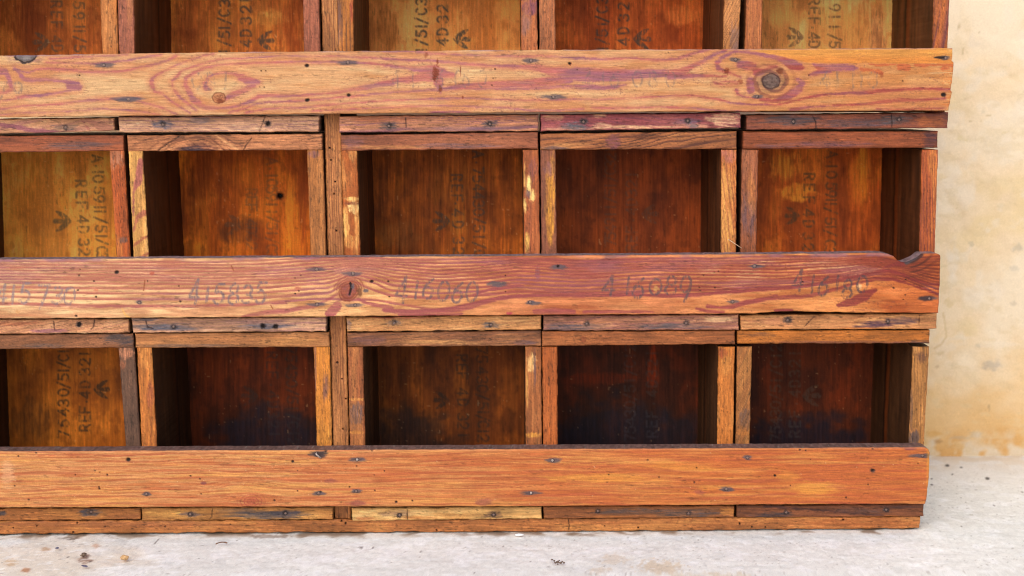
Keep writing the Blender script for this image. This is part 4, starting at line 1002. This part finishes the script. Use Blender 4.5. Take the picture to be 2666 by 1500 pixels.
def txt(*groups, arrow=None):
    def fn(X, Y):
        sd_ = np.full(X.shape, 1e3)
        for items, xc, turn, lean in groups:
            sd_ = np.minimum(sd_, stencil(X, Y, items, xc, turn, lean=lean))
        if arrow:
            sd_ = np.minimum(sd_, broad_arrow(X, Y, *arrow))
        return sd_
    return fn
Z = lambda s, *ys: list(zip(s, ys))
PP = {
 (1,0): ply((152,90,42),(184,120,60),(104,54,26), 201, [(60,60,60,60,(120,60,26),.6),(200,40,30,60,(190,124,62),.5)], txt((Z('1059 11/5',-120,-96,-62,-32) + Z('5911/5',14,41,70,81,102,127) + Z('1/C3',150,166,188,212), 215, 'cw', .02), (Z('REF.4D321',11,39,65,81,103,126,152,175,196), 157, 'cw', .02), arrow=(108,110,'cw',1.0)), .7, (72,58,48)),
 (1,1): ply((160,98,46),(206,150,78),(112,58,28), 202, [(700,48,60,24,(216,164,90),.9),(620,70,90,50,(176,112,52),.6),(760,60,40,90,(140,66,28),.6)], txt((Z('1/51/C3',134,112,90,73,55,34,8), 584, 'ccw', 0), (Z('F.4D321',154,134,113,86,54,25,1), 640, 'ccw', 0), arrow=(691,106,'ccw',1.0)), .75),
 (1,2): ply((184,126,62),(206,150,82),(138,84,38), 203, [(1240,60,90,80,(176,112,54),.5),(1010,70,30,60,(150,96,48),.6),(1150,120,100,30,(204,154,88),.6)], txt((Z('1/51/C3',131,110,88,69,54,30,4), 1097, 'ccw', 0), (Z('4D321',110,83,50,22,-4), 1152, 'ccw', 0), arrow=(1202,102,'ccw',1.0)), .85, (60,54,46), tan=1, line=.15, fine=.15),
 (1,3): ply((156,82,38),(186,108,54),(108,50,24), 204, [(1780,42,70,26,(204,122,66),.75),(1560,40,60,60,(128,58,28),.5)], txt((Z('1/51/C3',127,108,86,63,50,25,0), 1568, 'ccw', 0), (Z('4D321',109,80,46,17,-8), 1623, 'ccw', 0), arrow=(1671,102,'ccw',1.05)), .8),
 (1,4): ply((192,138,72),(214,166,100),(148,98,50), 205, [(2190,70,60,70,(216,170,104),.6),(2285,90,26,80,(150,106,76),.75),(2260,30,40,40,(176,120,70),.5)], txt((Z('911/5',20,44,70,97,117), 2173, 'cw', 0), (Z('REF.4D32',3,28,55,72,94,116,140,160), 2120, 'cw', 0), arrow=(2071,97,'cw',1.0)), .7, (74,60,44), tan=1, line=.15, fine=.15),
 (2,0): ply((176,118,44),(198,142,66),(130,80,28), 211, [(150,620,60,60,(192,140,70),.5),(60,480,60,90,(160,104,38),.5)], txt((Z('A.10591 1/51/C3'.replace(' ',''),413,432,448,466,496,518,540,551,573,596,615,629,651,667), 258, 'cw', .05), (Z('REF.4D321',478,507,535,549,571,598,631,656,678), 212, 'cw', .05), arrow=(163,576,'cw',1.05)), .72, (70,58,40), tan=1, line=.15, fine=.15),
 (2,1): ply((140,74,24),(190,118,38),(92,44,18), 212, [(755,540,14,90,(206,130,44),.9),(640,450,80,60,(176,100,32),.6),(790,540,14,120,(130,60,24),.6),(620,600,60,40,(70,44,34),.5),(500,500,40,120,(110,54,20),.6)], txt((spaced('A.105911/51/C3', 420, 664), 708, 'cw', 0), (spaced('REF.4D32', 500, 640), 655, 'cw', 0), arrow=(610,585,'cw',1.05)), .42, (62,50,44), holes=((729,510,6.5),)),
 (2,2): ply((118,66,24),(150,90,32),(76,40,18), 213, [(1180,480,70,80,(150,92,34),.6),(1040,610,60,40,(120,86,50),.4),(1190,580,26,40,(164,110,44),.6)], txt((spaced('A.754430/51/C', 402, 660), 1246, 'cw', .01), (Z('REF.4D32',463,490,516,530,554,585,626,654), 1190, 'cw', .03), arrow=(1150,576,'cw',1.0)), .72, (56,44,38), line=.6, fine=.3),
 (2,3): ply((98,48,22),(124,62,26),(64,30,16), 214, [(1640,460,70,70,(124,60,24),.5)], txt((spaced('A.754911/51/C321', 670, 390), 1589, 'ccw', 0), (spaced('REF.4D321', 645, 455), 1644, 'ccw', 0), arrow=(1692,557,'ccw',1.0)), .42, (58,48,46), line=.4),
 (2,4): ply((140,72,28),(184,116,44),(96,46,20), 215, [(2040,430,46,40,(210,140,56),.9),(2075,500,50,26,(212,142,54),.9),(2245,430,12,70,(214,140,50),.9),(2250,490,10,40,(206,126,42),.7),(2020,390,20,40,(190,116,44),.6)], txt((Z('A.105911/51/C3',402,422,433,455,485,505,521,531,549,576,591,607,634,654), 2164, 'cw', -.02), (Z('REF.4D32',460,488,521,536,554,583,615,643), 2107, 'cw', -.02), arrow=(2063,562,'cw',.9)), .7, (60,44,30)),
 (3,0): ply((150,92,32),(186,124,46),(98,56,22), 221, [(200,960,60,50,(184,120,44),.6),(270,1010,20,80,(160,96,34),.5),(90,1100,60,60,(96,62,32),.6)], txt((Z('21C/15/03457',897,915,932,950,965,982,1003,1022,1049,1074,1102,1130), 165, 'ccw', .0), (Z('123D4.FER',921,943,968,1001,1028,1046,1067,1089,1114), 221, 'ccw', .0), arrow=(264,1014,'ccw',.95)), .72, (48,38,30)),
 (3,1): ply((82,38,18),(120,56,20),(50,24,14), 222, [(560,950,60,60,(116,54,20),.7),(700,930,20,60,(150,66,22),.5)], txt((spaced('75430/51/C12', 912, 1150), 745, 'cw', .03), (spaced('REF.4D321', 925, 1130), 695, 'cw', .03), arrow=(651,1031,'cw',1.0)), .5, (44,40,42), line=.5, lower_tint=((690,1160,170,110,(24,22,34),.9),)),
 (3,2): ply((96,54,22),(136,82,30),(58,32,16), 223, [(1200,1000,22,60,(160,98,34),.6),(1050,920,60,40,(116,66,26),.6),(1270,960,30,60,(124,66,22),.5)], txt((Z('75430/51/C12',912,935,965,990,1012,1034,1056,1073,1089,1105,1123,1141), 1246, 'cw', .02), (Z('REF4D321',932,957,979,1020,1048,1086,1108,1133), 1194, 'cw', .02), arrow=(1150,1042,'cw',.9)), .6, (38,32,30), line=.4, lower_tint=((1060,1165,130,100,(30,24,28),.75),)),
 (3,3): ply((62,30,18),(96,40,18),(38,22,18), 224, [(1700,960,16,60,(140,52,16),.75),(1560,985,120,16,(110,42,16),.6),(1640,960,10,40,(110,42,18),.5)], txt((spaced('75430/51/C12', 1140, 905), 1640, 'ccw', 0), (spaced('REF.4D321', 1130, 920), 1697, 'ccw', 0)), .4, (60,58,62), line=.5, lower_tint=((1640,1150,210,125,(25,23,33),.9),)),
 (3,4): ply((76,36,18),(104,46,20),(48,24,18), 225, [(2080,920,90,40,(94,44,18),.5)], txt((spaced('75430/51/C12', 1140, 905), 2020, 'ccw', 0), (spaced('REF.4D321', 1130, 920), 2069, 'ccw', 0), arrow=(2112,1030,'ccw',1.1)), .45, (72,66,60), line=.4, lower_tint=((2080,1175,210,110,(24,22,34),.92),)),
}
# fix direction of the two upside lines written bottom-up
INNER_SIDE = {}
for row in (1, 2, 3):
    R = ROWS[row]; y0m, y1m = R['ym']; ya, yb = R['y']
    for k in range(5):
        sL, sR = R['sides'][2 * k], R['sides'][2 * k + 1]
        ll = lambda s, e: side_line(s[0][e], y0m, s[1][e], y1m, ya, yb)
        xm = (ll(sL, 0)[1][1] + ll(sR, 1)[1][1]) / 2
        bx, bz = at(xm, yb, Y_BOX)
        box = empty('storage_box', (float(bx), BOX_DEPTH / 2, float(bz)), cab)
        for j, s in ((0, sL), (1, sR)):
            p = dict(SP[(row, 2 * k + j)])
            st = p.pop('stains', ()); bd = p.pop('bands', ()); base, dark, light = C(*p.pop('base')) * C(1.06, 1.0, .85), C(*p.pop('dark')) * C(1.04, 1.0, .82), p.pop('light')
            pnt = wood(base, dark, light, seed=400 + row * 40 + k * 3 + j, axis='y', amp=p.pop('amp', 5), stains=st, bands=bd, **p)
            l, r = ll(s, 0), ll(s, 1)
            board('side_board', box, top=[(l[0][1], ya), (r[0][1], ya)], bottom=[(l[1][1], yb), (r[1][1], yb)], left=l, right=r, y=Y_BOX, depth=BOX_DEPTH - .006,
                  paint=pnt, mat=M_BOARD, seed=500 + row * 40 + k * 3 + j, rings=26, wob=1.0, side=inner_paint(INNER[row], 600 + row * 20 + k * 2 + j, 1 if k == 4 else .3))
        # back panel, wide enough to close the box's whole width
        zt = at(xm, ya, Y_BOX)[1]; zb = at(xm, yb, Y_BOX)[1]
        xl = np.mean([at(q[1], q[0], Y_BOX)[0] for q in ll(sL, 0)]) + .001; xr = np.mean([at(q[1], q[0], Y_BOX)[0] for q in ll(sR, 1)]) - .001
        cs = [seen(x, BOX_DEPTH, z) for x, z in ((xl, zt + .01), (xr, zt + .01), (xr, zb), (xl, zb))]
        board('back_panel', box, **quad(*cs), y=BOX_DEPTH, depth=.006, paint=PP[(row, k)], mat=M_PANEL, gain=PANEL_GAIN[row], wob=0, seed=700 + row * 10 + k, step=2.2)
        # top board and the hidden bottom board behind the rail
        q = TOPS[row][k]
        if row == 1:
            pnt = wood((150, 90, 56), (110, 62, 44), seed=800 + k, period=7)
        else:
            p = dict(TP[(row, k)])
            base, dark, light = p.pop('base'), p.pop('dark'), p.pop('light')
            pnt = wood(base, dark, light, seed=800 + row * 10 + k, amp=p.pop('amp', 8), **p)
        board('top_board', box, **quad(*q), y=Y_BOX - .001, depth=BOX_DEPTH - .004, paint=pnt, mat=M_BOARD, seed=820 + row * 10 + k, rings=8, wob=1.2,
              bevel=.003 if (row, k) == (2, 4) else .0014)
        l, r = ll(sL, 1), ll(sR, 0)
        board('bottom_board', box, **quad((l[1][1] + 1, yb - 40), (r[1][1] - 1, yb - 40), (r[1][1] - 1, yb), (l[1][1] + 1, yb)), y=Y_BOX + .002, depth=BOX_DEPTH - .008,
              paint=wood((120, 72, 42), (84, 48, 32), seed=900 + row * 10 + k, period=7), mat=M_BOARD, seed=920 + row * 10 + k, rings=8, wob=.5, step=6)

# ----------------------------------------------------------------------------
# ground and wall
# ----------------------------------------------------------------------------
Y_WALL = DIST * 0 + CAMZ / math.tan(math.atan((1190 - 750) / F) + TILT) - DIST

def axis_steps(a, b, step, lo, hi):
    n = int((b - a) / step)
    mid = np.linspace(a, b, n + 1)
    g = lambda d: np.cumsum(step * 1.6 ** np.arange(1, 40))
    left = a - g(0); left = left[left > lo][::-1]
    right = b + g(0); right = right[right < hi]
    return np.concatenate([[lo], left, mid, right, [hi]])

gx = axis_steps(-.68, .72, .0017, -14, 14); gy = axis_steps(-.12, Y_WALL + .002, .0024, -14, Y_WALL + .02)
GX, GY = np.meshgrid(gx, gy); X, Y = GX.ravel(), GY.ravel()
PX, PY = seen(X, np.maximum(Y, -1.0), 0 * X)
n = fbm(X * 9, Y * 9, 1001, 4); nf = fbm(X * 60, Y * 60, 1002, 4)
rgb = np.repeat(C(229, 228, 223)[None], len(X), 0)
rgb = mix(rgb, C(221, 219, 214), sst(.5, .68, n) * .5)
rgb = mix(rgb, C(240, 240, 240), sst(.52, .7, nf) * .6)
rgb = mix(rgb, C(206, 206, 202), sst(.55, .75, fbm(X * 35 + 3, Y * 90, 1003, 3)) * .35)
rgb = mix(rgb, C(214, 196, 172), ell(PX, PY, 120, 1460, 260, 60, 3, .6) * .45)
for x, y, rx, ry, c, s in ((1720,1470,60,22,(206,184,154),.6),(1600,1450,40,14,(214,198,176),.5),(1860,1500,120,16,(206,184,150),.5),(220,1450,20,12,(120,82,66),.6),(66,1478,14,8,(176,126,94),.8),(120,1425,14,7,(188,150,116),.6),(30,1460,20,10,(196,160,120),.5),(250,1417,10,6,(200,150,120),.5),(180,1395,24,5,(84,70,60),.6),(700,1390,60,5,(120,100,88),.5),(1560,1480,30,10,(210,192,170),.5)):
    rgb = mix(rgb, C(*c), ell(PX, PY, x, y, rx, ry, int(x), .7, 8, 5) * s)
dot = sst(.955, .97, vn(X * 170, Y * 120, 1004)) * sst(.35, .6, fbm(X * 14, Y * 14, 1005))
rgb = mix(rgb, C(110, 100, 96), dot * .75)
dot = sst(.9, .93, vn(X * 420, Y * 300, 1020)) * sst(.3, .6, fbm(X * 9, Y * 9, 1021))
rgb = mix(rgb, C(150, 142, 134), dot * .45)
pit = sst(.62, .72, fbm(X * 260, Y * 130, 1022, 3))
rgb = mix(rgb, C(210, 207, 202), pit * .28)
rgb = mix(rgb, C(243, 243, 241), sst(.66, .74, fbm(X * 90, Y * 200, 1023, 3)) * .5)
rgb = rgb * (.965 + .07 * vn(X * 500, Y * 350, 1024))[:, None]
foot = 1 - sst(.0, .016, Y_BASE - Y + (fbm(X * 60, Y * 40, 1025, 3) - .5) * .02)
rgb = mix(rgb, C(132, 108, 88), foot * (Y < .02) * (X < .46) * .8 * sst(.4, .62, fbm(X * 45, Y * 60, 1026, 3)))  # patchy dirt along the plinth foot, also painted to deepen its contact shadow
crk = np.abs(fbm(X * 11, Y * 11, 1006, 4) - .5)
rgb = mix(rgb, C(160, 140, 128), (1 - sst(.002, .005, crk)) * .3 * (X < -.2) * sst(.5, .6, fbm(X * 3, Y * 3, 1007)))
# earth stain along the foot of the wall
wl = 1 - sst(.0, .09, Y_WALL - Y + (fbm(X * 30, Y * 30, 1008, 4) - .5) * .07)
rgb = mix(rgb, C(206, 178, 136), wl * .8 * sst(.35, .6, fbm(X * 50, Y * 50, 1009, 3)))
rgb = mix(rgb, C(222, 214, 204), (1 - sst(.05, .2, Y_WALL - Y)) * .5)
for x, y, r in ((2571,1240,5),(2467,1207,5),(2503,1213,3),(2480,1230,2.5),(2426,1257,3),(2425,1241,3)):
    rgb = mix(rgb, C(84, 78, 76), ell(PX, PY, x, y, r * 1.3, r * .8, int(x), .3) * .85)
hgt = (fbm(X * 40, Y * 40, 1010, 4) - .5) * .0016 + (fbm(X * 150, Y * 150, 1011, 3) - .5) * .0007
near = (np.abs(X) < 1) & (Y > -.3)
hgt = np.where(near, hgt - pit * .0003 - dot * .0003, 0)
idx = np.arange(len(X)).reshape(len(gy), len(gx))
Q = np.stack([idx[:-1, :-1], idx[:-1, 1:], idx[1:, 1:], idx[1:, :-1]], -1).reshape(-1, 4)
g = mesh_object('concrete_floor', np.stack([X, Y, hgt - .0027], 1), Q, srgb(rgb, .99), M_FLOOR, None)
g['kind'] = 'structure'

wx = axis_steps(.42, .72, .0018, -6, 6); wz = axis_steps(-.01, .56, .0018, -.02, 3.2)
WX, WZ = np.meshgrid(wx, wz); X, Zz = WX.ravel(), WZ.ravel()
PX, PY = seen(X, Y_WALL, np.minimum(Zz, 2))
n = fbm(X * 12, Zz * 12, 1101, 4); n2 = fbm(X * 45, Zz * 45, 1102, 4)
rgb = np.repeat(C(242, 216, 180)[None], len(X), 0)
rgb = mix(rgb, C(243, 224, 196), sst(.45, .65, n) * .8)
rgb = mix(rgb, C(234, 206, 156), (1 - sst(.3, .48, n)) * .6)
rgb = mix(rgb, C(240, 222, 198), sst(.56, .72, n2) * .6)
low = 1 - sst(.02, .19, Zz + (fbm(X * 22, Zz * 30, 1103, 4) - .5) * .12)
rgb = mix(rgb, C(224, 178, 116), low * .8)
rgb = mix(rgb, C(208, 152, 84), (1 - sst(0, .05, Zz + (fbm(X * 40, Zz * 40, 1104) - .5) * .05)) * .5)
for x, y, rx, ry, c, s in ((2580,950,26,14,(168,158,150),.85),(2530,635,9,8,(170,160,146),.7),(2650,645,14,12,(176,166,150),.8),(2640,700,12,8,(186,176,160),.7),(2480,680,16,44,(238,228,216),.7),(2478,730,14,20,(238,228,216),.6),(2500,880,30,8,(238,226,212),.6),(2600,900,60,12,(240,228,214),.5),(2545,900,8,7,(180,166,146),.7),(2640,790,9,7,(176,160,142),.7),(2500,1140,30,6,(180,170,160),.7),(2540,1132,20,8,(176,172,168),.6),(2430,1130,40,7,(206,150,70),.7),(2440,1150,20,6,(130,96,70),.6),(2500,360,10,8,(214,190,130),.6),(2515,365,6,5,(190,166,110),.5),(2450,460,20,8,(214,180,120),.5),(2615,345,10,4,(206,182,130),.6),(2560,290,5,5,(200,186,160),.6),(2470,790,14,12,(206,176,120),.6),(2430,795,8,6,(190,150,90),.6),(2450,920,12,6,(190,160,110),.6),(2440,955,6,4,(150,120,90),.6)):
    rgb = mix(rgb, C(*c), ell(PX, PY, x, y, rx, ry, int(x + y), .6) * s * .5)
dot = sst(.96, .975, vn(X * 150, Zz * 150, 1105)) * sst(.4, .6, fbm(X * 20, Zz * 20, 1106))
rgb = mix(rgb, C(176, 150, 112), dot * .5)
ck = 1 - sst(0, 2.5, stroke_sd(PX, PY, [(2455,815,1.5),(2462,850,1.5),(2464,875,2),(2452,895,1.5),(2430,908,1)], 12) + (fbm(PX / 6, PY / 6, 5) - .5) * 3)
rgb = mix(rgb, C(196, 162, 112), ck * .4)
hg = (fbm(X * 30, Zz * 30, 1107, 4) - .5) * .005 + (fbm(X * 70, Zz * 70, 1109, 3) - .5) * .002 + (fbm(X * 140, Zz * 140, 1108, 3) - .5) * .001
foot = 1 - sst(0, .035, Zz + (fbm(X * 70, Zz * 70, 1110, 4) - .5) * .04)
rgb = mix(rgb, C(226, 214, 196), foot * .8 * sst(.35, .6, fbm(X * 60, Zz * 60, 1111, 3)))
trow = sst(.6, .7, fbm(X * 50 + Zz * 20, Zz * 90, 1112, 4)); rgb = mix(rgb, C(226, 202, 162), trow * .35)
hg = np.where((X > .3) & (X < 1) & (Zz < .7), hg, 0)
idx = np.arange(len(X)).reshape(len(wz), len(wx))
Q = np.stack([idx[:-1, :-1], idx[:-1, 1:], idx[1:, 1:], idx[1:, :-1]], -1).reshape(-1, 4)
w = mesh_object('plaster_wall', np.stack([X, Y_WALL + hg, Zz], 1), Q, srgb(rgb, .78), M_PLASTER, None)
w['label'] = 'cream plaster wall with brownish stains near the floor behind the cabinet'
w['category'] = 'wall'

# ----------------------------------------------------------------------------
# litter on the floor
# ----------------------------------------------------------------------------
def on_floor(px, py):
    a = (px - IW / 2) / F; b = (IH / 2 - py) / F
    a, b = a * CR - b * SR, a * SR + b * CR
    dy, dz = CT + b * ST, -ST + b * CT
    t = -CAMZ / dz
    return a * t, -DIST + dy * t

def lump(name, px, py, rx, ry, rz, mat, label, cat, seed, rot=0, group=None):
    import bmesh
    bm = bmesh.new(); bmesh.ops.create_icosphere(bm, subdivisions=3, radius=1)
    r = random.Random(seed)
    ph = [(r.uniform(1, 3), r.uniform(0, 6), r.uniform(0, 6), r.uniform(0, 6)) for _ in range(5)]
    for v in bm.verts:
        d = 1 + sum(.09 * math.sin(f * 1.7 * v.co.x + a) * math.cos(f * 1.3 * v.co.y + b2) * math.sin(f * 1.9 * v.co.z + c) for f, a, b2, c in ph) * 1.6
        v.co = (v.co.x * rx * d, v.co.y * ry * d, v.co.z * rz * d)
    me = bpy.data.meshes.new(name); bm.to_mesh(me); bm.free()
    for p in me.polygons: p.use_smooth = True
    me.materials.append(mat)
    o = bpy.data.objects.new(name, me); o.rotation_euler = (0, 0, rot)
    x, y = on_floor(px, py)
    link(o, None, (x, y, rz * .6))
    o['label'] = label; o['category'] = cat
    if group: o['group'] = group
    return o
M_PEB = plain_material('sandy_stone', (.55, .33, .15), .8, 0, .4)
M_FLK = plain_material('slate_flake', (.07, .065, .12), .7, 0, .4)
M_CHIP = plain_material('white_plaster', (.85, .84, .83), .9, 0, .08)
M_TWIG = plain_material('dry_twig', (.16, .08, .045), .8, 0, .4)
M_DIRT = plain_material('dry_dirt', (.13, .085, .06), .9, 0, .5)
lump('pebble', 324, 1456, .0043, .0038, .0028, M_PEB, 'small sandy orange pebble lying on the white concrete in front of the cabinet', 'pebble', 1)
lump('dark_flake', 149, 1428, .0020, .0013, .0008, M_FLK, 'tiny bluish black flake just below the cabinet base', 'flake', 2, .4)
lump('dark_flake', 221, 1475, .0035, .0014, .0009, M_FLK, 'longer purplish flake beside the brown dirt crumb', 'flake', 3, -.3)
lump('plaster_chip', 1352, 1394, .0045, .0022, .0012, M_CHIP, 'white plaster chip at the foot of the cabinet base', 'chip', 4)
lump('dirt_crumb', 218, 1447, .0030, .0030, .0022, M_DIRT, 'brown dirt crumb on the stained patch of concrete near the pebble', 'crumb', 5)
for i, (x, y, s) in enumerate(((1452, 1464, 1.5), (1437, 1458, .8), (1468, 1466, .9), (1452, 1473, .6), (1469, 1474, .4))):
    pass
def splat():
    import bmesh
    bm = bmesh.new(); r = random.Random(9)
    x0, y0 = on_floor(1452, 1464)
    for (x, y, s) in ((1452, 1464, 2.6), (1443, 1461, 1.8), (1437, 1458, 1.6), (1446, 1466, 1.8), (1460, 1466, 2.2), (1468, 1466, 1.8), (1464, 1463, 1.2), (1452, 1470, 1.2), (1456, 1460, 1.3)):
        xx, yy = on_floor(x, y)
        g = bmesh.ops.create_icosphere(bm, subdivisions=2, radius=1)
        for v in g['verts']:
            k = 1 + .25 * math.sin(4 * v.co.x + x) * math.cos(3 * v.co.y + y)
            v.co = (v.co.x * .00075 * s * k + xx - x0, v.co.y * .0009 * s * k + yy - y0, v.co.z * .00045 * s + .0003)
    me = bpy.data.meshes.new('dirt_clump'); bm.to_mesh(me); bm.free()
    for p in me.polygons: p.use_smooth = True
    me.materials.append(M_DIRT)
    o = bpy.data.objects.new('dirt_clump', me); link(o, None, (x0, y0, 0))
    o['label'] = 'flattened dark brown clump of dirt stuck on the clean white concrete'; o['category'] = 'dirt'
splat()
def twig(px0, py0, px1, py1, r, label):
    x0, y0 = on_floor(px0, py0); x1, y1 = on_floor(px1, py1)
    V, F_ = [], []; n = 7; m = 7
    for k in range(m):
        t = k / (m - 1)
        for i in range(n):
            a = 2 * math.pi * i / n
            rr = r * (1.2 if k in (0, 5) else .8)
            V.append(((x1 - x0) * (t - .5), (y1 - y0) * (t - .5) + .0015 * math.sin(t * 3.1) + rr * math.cos(a), rr * math.sin(a) + r + .001 * math.sin(t * 3)))
    for k in range(m - 1):
        for i in range(n):
            a, b = k * n + i, k * n + (i + 1) % n
            F_.append((a, b, b + n, a + n))
    F_ += [tuple(range(n - 1, -1, -1)), tuple(range((m - 1) * n, m * n))]
    me = bpy.data.meshes.new('twig'); me.from_pydata(V, [], F_); me.materials.append(M_TWIG)
    for p in me.polygons: p.use_smooth = True
    o = bpy.data.objects.new('twig', me); link(o, None, ((x0 + x1) / 2, (y0 + y1) / 2, 0))
    o['label'] = label; o['category'] = 'twig'
twig(562, 1418, 592, 1416, .0008, 'short bent brown twig on the concrete below the cabinet base')

def straw():
    P0, P1 = (1897, 624), (1932, 647); V, F_ = [], []; n, m = 6, 6
    for k in range(m):
        t = k / (m - 1)
        x, z = at(P0[0] + (P1[0] - P0[0]) * t, P0[1] + (P1[1] - P0[1]) * t, 0)
        for i in range(n):
            a = 2 * math.pi * i / n
            V.append((float(x) + .0003 * math.cos(a), Y_BOX - .0012 - .002 * math.sin(t * 3.1) + .0003 * math.sin(a), float(z) + .0003 * math.cos(a + 1)))
    for k in range(m - 1):
        for i in range(n):
            a, b = k * n + i, k * n + (i + 1) % n
            F_.append((a, b, b + n, a + n))
    c = np.mean(V, 0); V = [tuple(np.array(v) - c) for v in V]
    me = bpy.data.meshes.new('straw'); me.from_pydata(V, [], F_); me.materials.append(plain_material('dry_straw', (.62, .42, .28), .7, 0, .2))
    link(bpy.data.objects.new('straw', me), None, c)
    o = COL.objects['straw']; o['label'] = 'thin pale straw caught across the gap between two uprights of the middle row'; o['category'] = 'straw'
straw()

# ----------------------------------------------------------------------------
# camera, light, world
# ----------------------------------------------------------------------------
cd = bpy.data.cameras.new('camera'); cam = bpy.data.objects.new('camera', cd); COL.objects.link(cam)
cd.sensor_width = 36; cd.lens = F / IW * 36; cd.clip_end = 100; cd.clip_start = .02
from mathutils import Matrix
cam.matrix_world = Matrix.Translation((0, -DIST, CAMZ)) @ Matrix.Rotation(math.pi / 2 - TILT, 4, 'X') @ Matrix.Rotation(ROLL, 4, 'Z')
cd.dof.use_dof = True; cd.dof.focus_distance = DIST * 1.0; cd.dof.aperture_fstop = 4.5
scene.camera = cam

EL, AZ = math.radians(38), math.radians(200)     # azimuth clockwise from +Y: behind the camera, a little to the left
sun = bpy.data.lights.new('sun', 'SUN'); so = bpy.data.objects.new('sun', sun); COL.objects.link(so)
sun.energy = 1.0; sun.angle = math.radians(65); sun.color = (1, .99, .91)
d = (math.sin(AZ) * math.cos(EL), math.cos(AZ) * math.cos(EL), math.sin(EL))
from mathutils import Vector
so.rotation_euler = Vector(d).to_track_quat('Z', 'Y').to_euler()
so.location = Vector(d) * 5
wd = bpy.data.worlds.new('World'); scene.world = wd; wd.use_nodes = True
nt = wd.node_tree
sky = nt.nodes.new('ShaderNodeTexSky'); sky.sky_type = 'NISHITA'; sky.sun_disc = False
sky.sun_elevation = EL; sky.sun_rotation = AZ; sky.air_density = 1.0; sky.dust_density = 2.0; sky.ozone_density = 0.3
bg = nt.nodes['Background']; bg.inputs['Strength'].default_value = .15
nt.links.new(sky.outputs['Color'], bg.inputs['Color'])
vs = scene.view_settings
vs.view_transform = 'Standard'; vs.look = 'None'; vs.gamma = 1; vs.use_curve_mapping = False
vs.exposure = .55
scene.cycles.filter_width = 1.1; scene.cycles.max_bounces = 8; scene.cycles.diffuse_bounces = 5
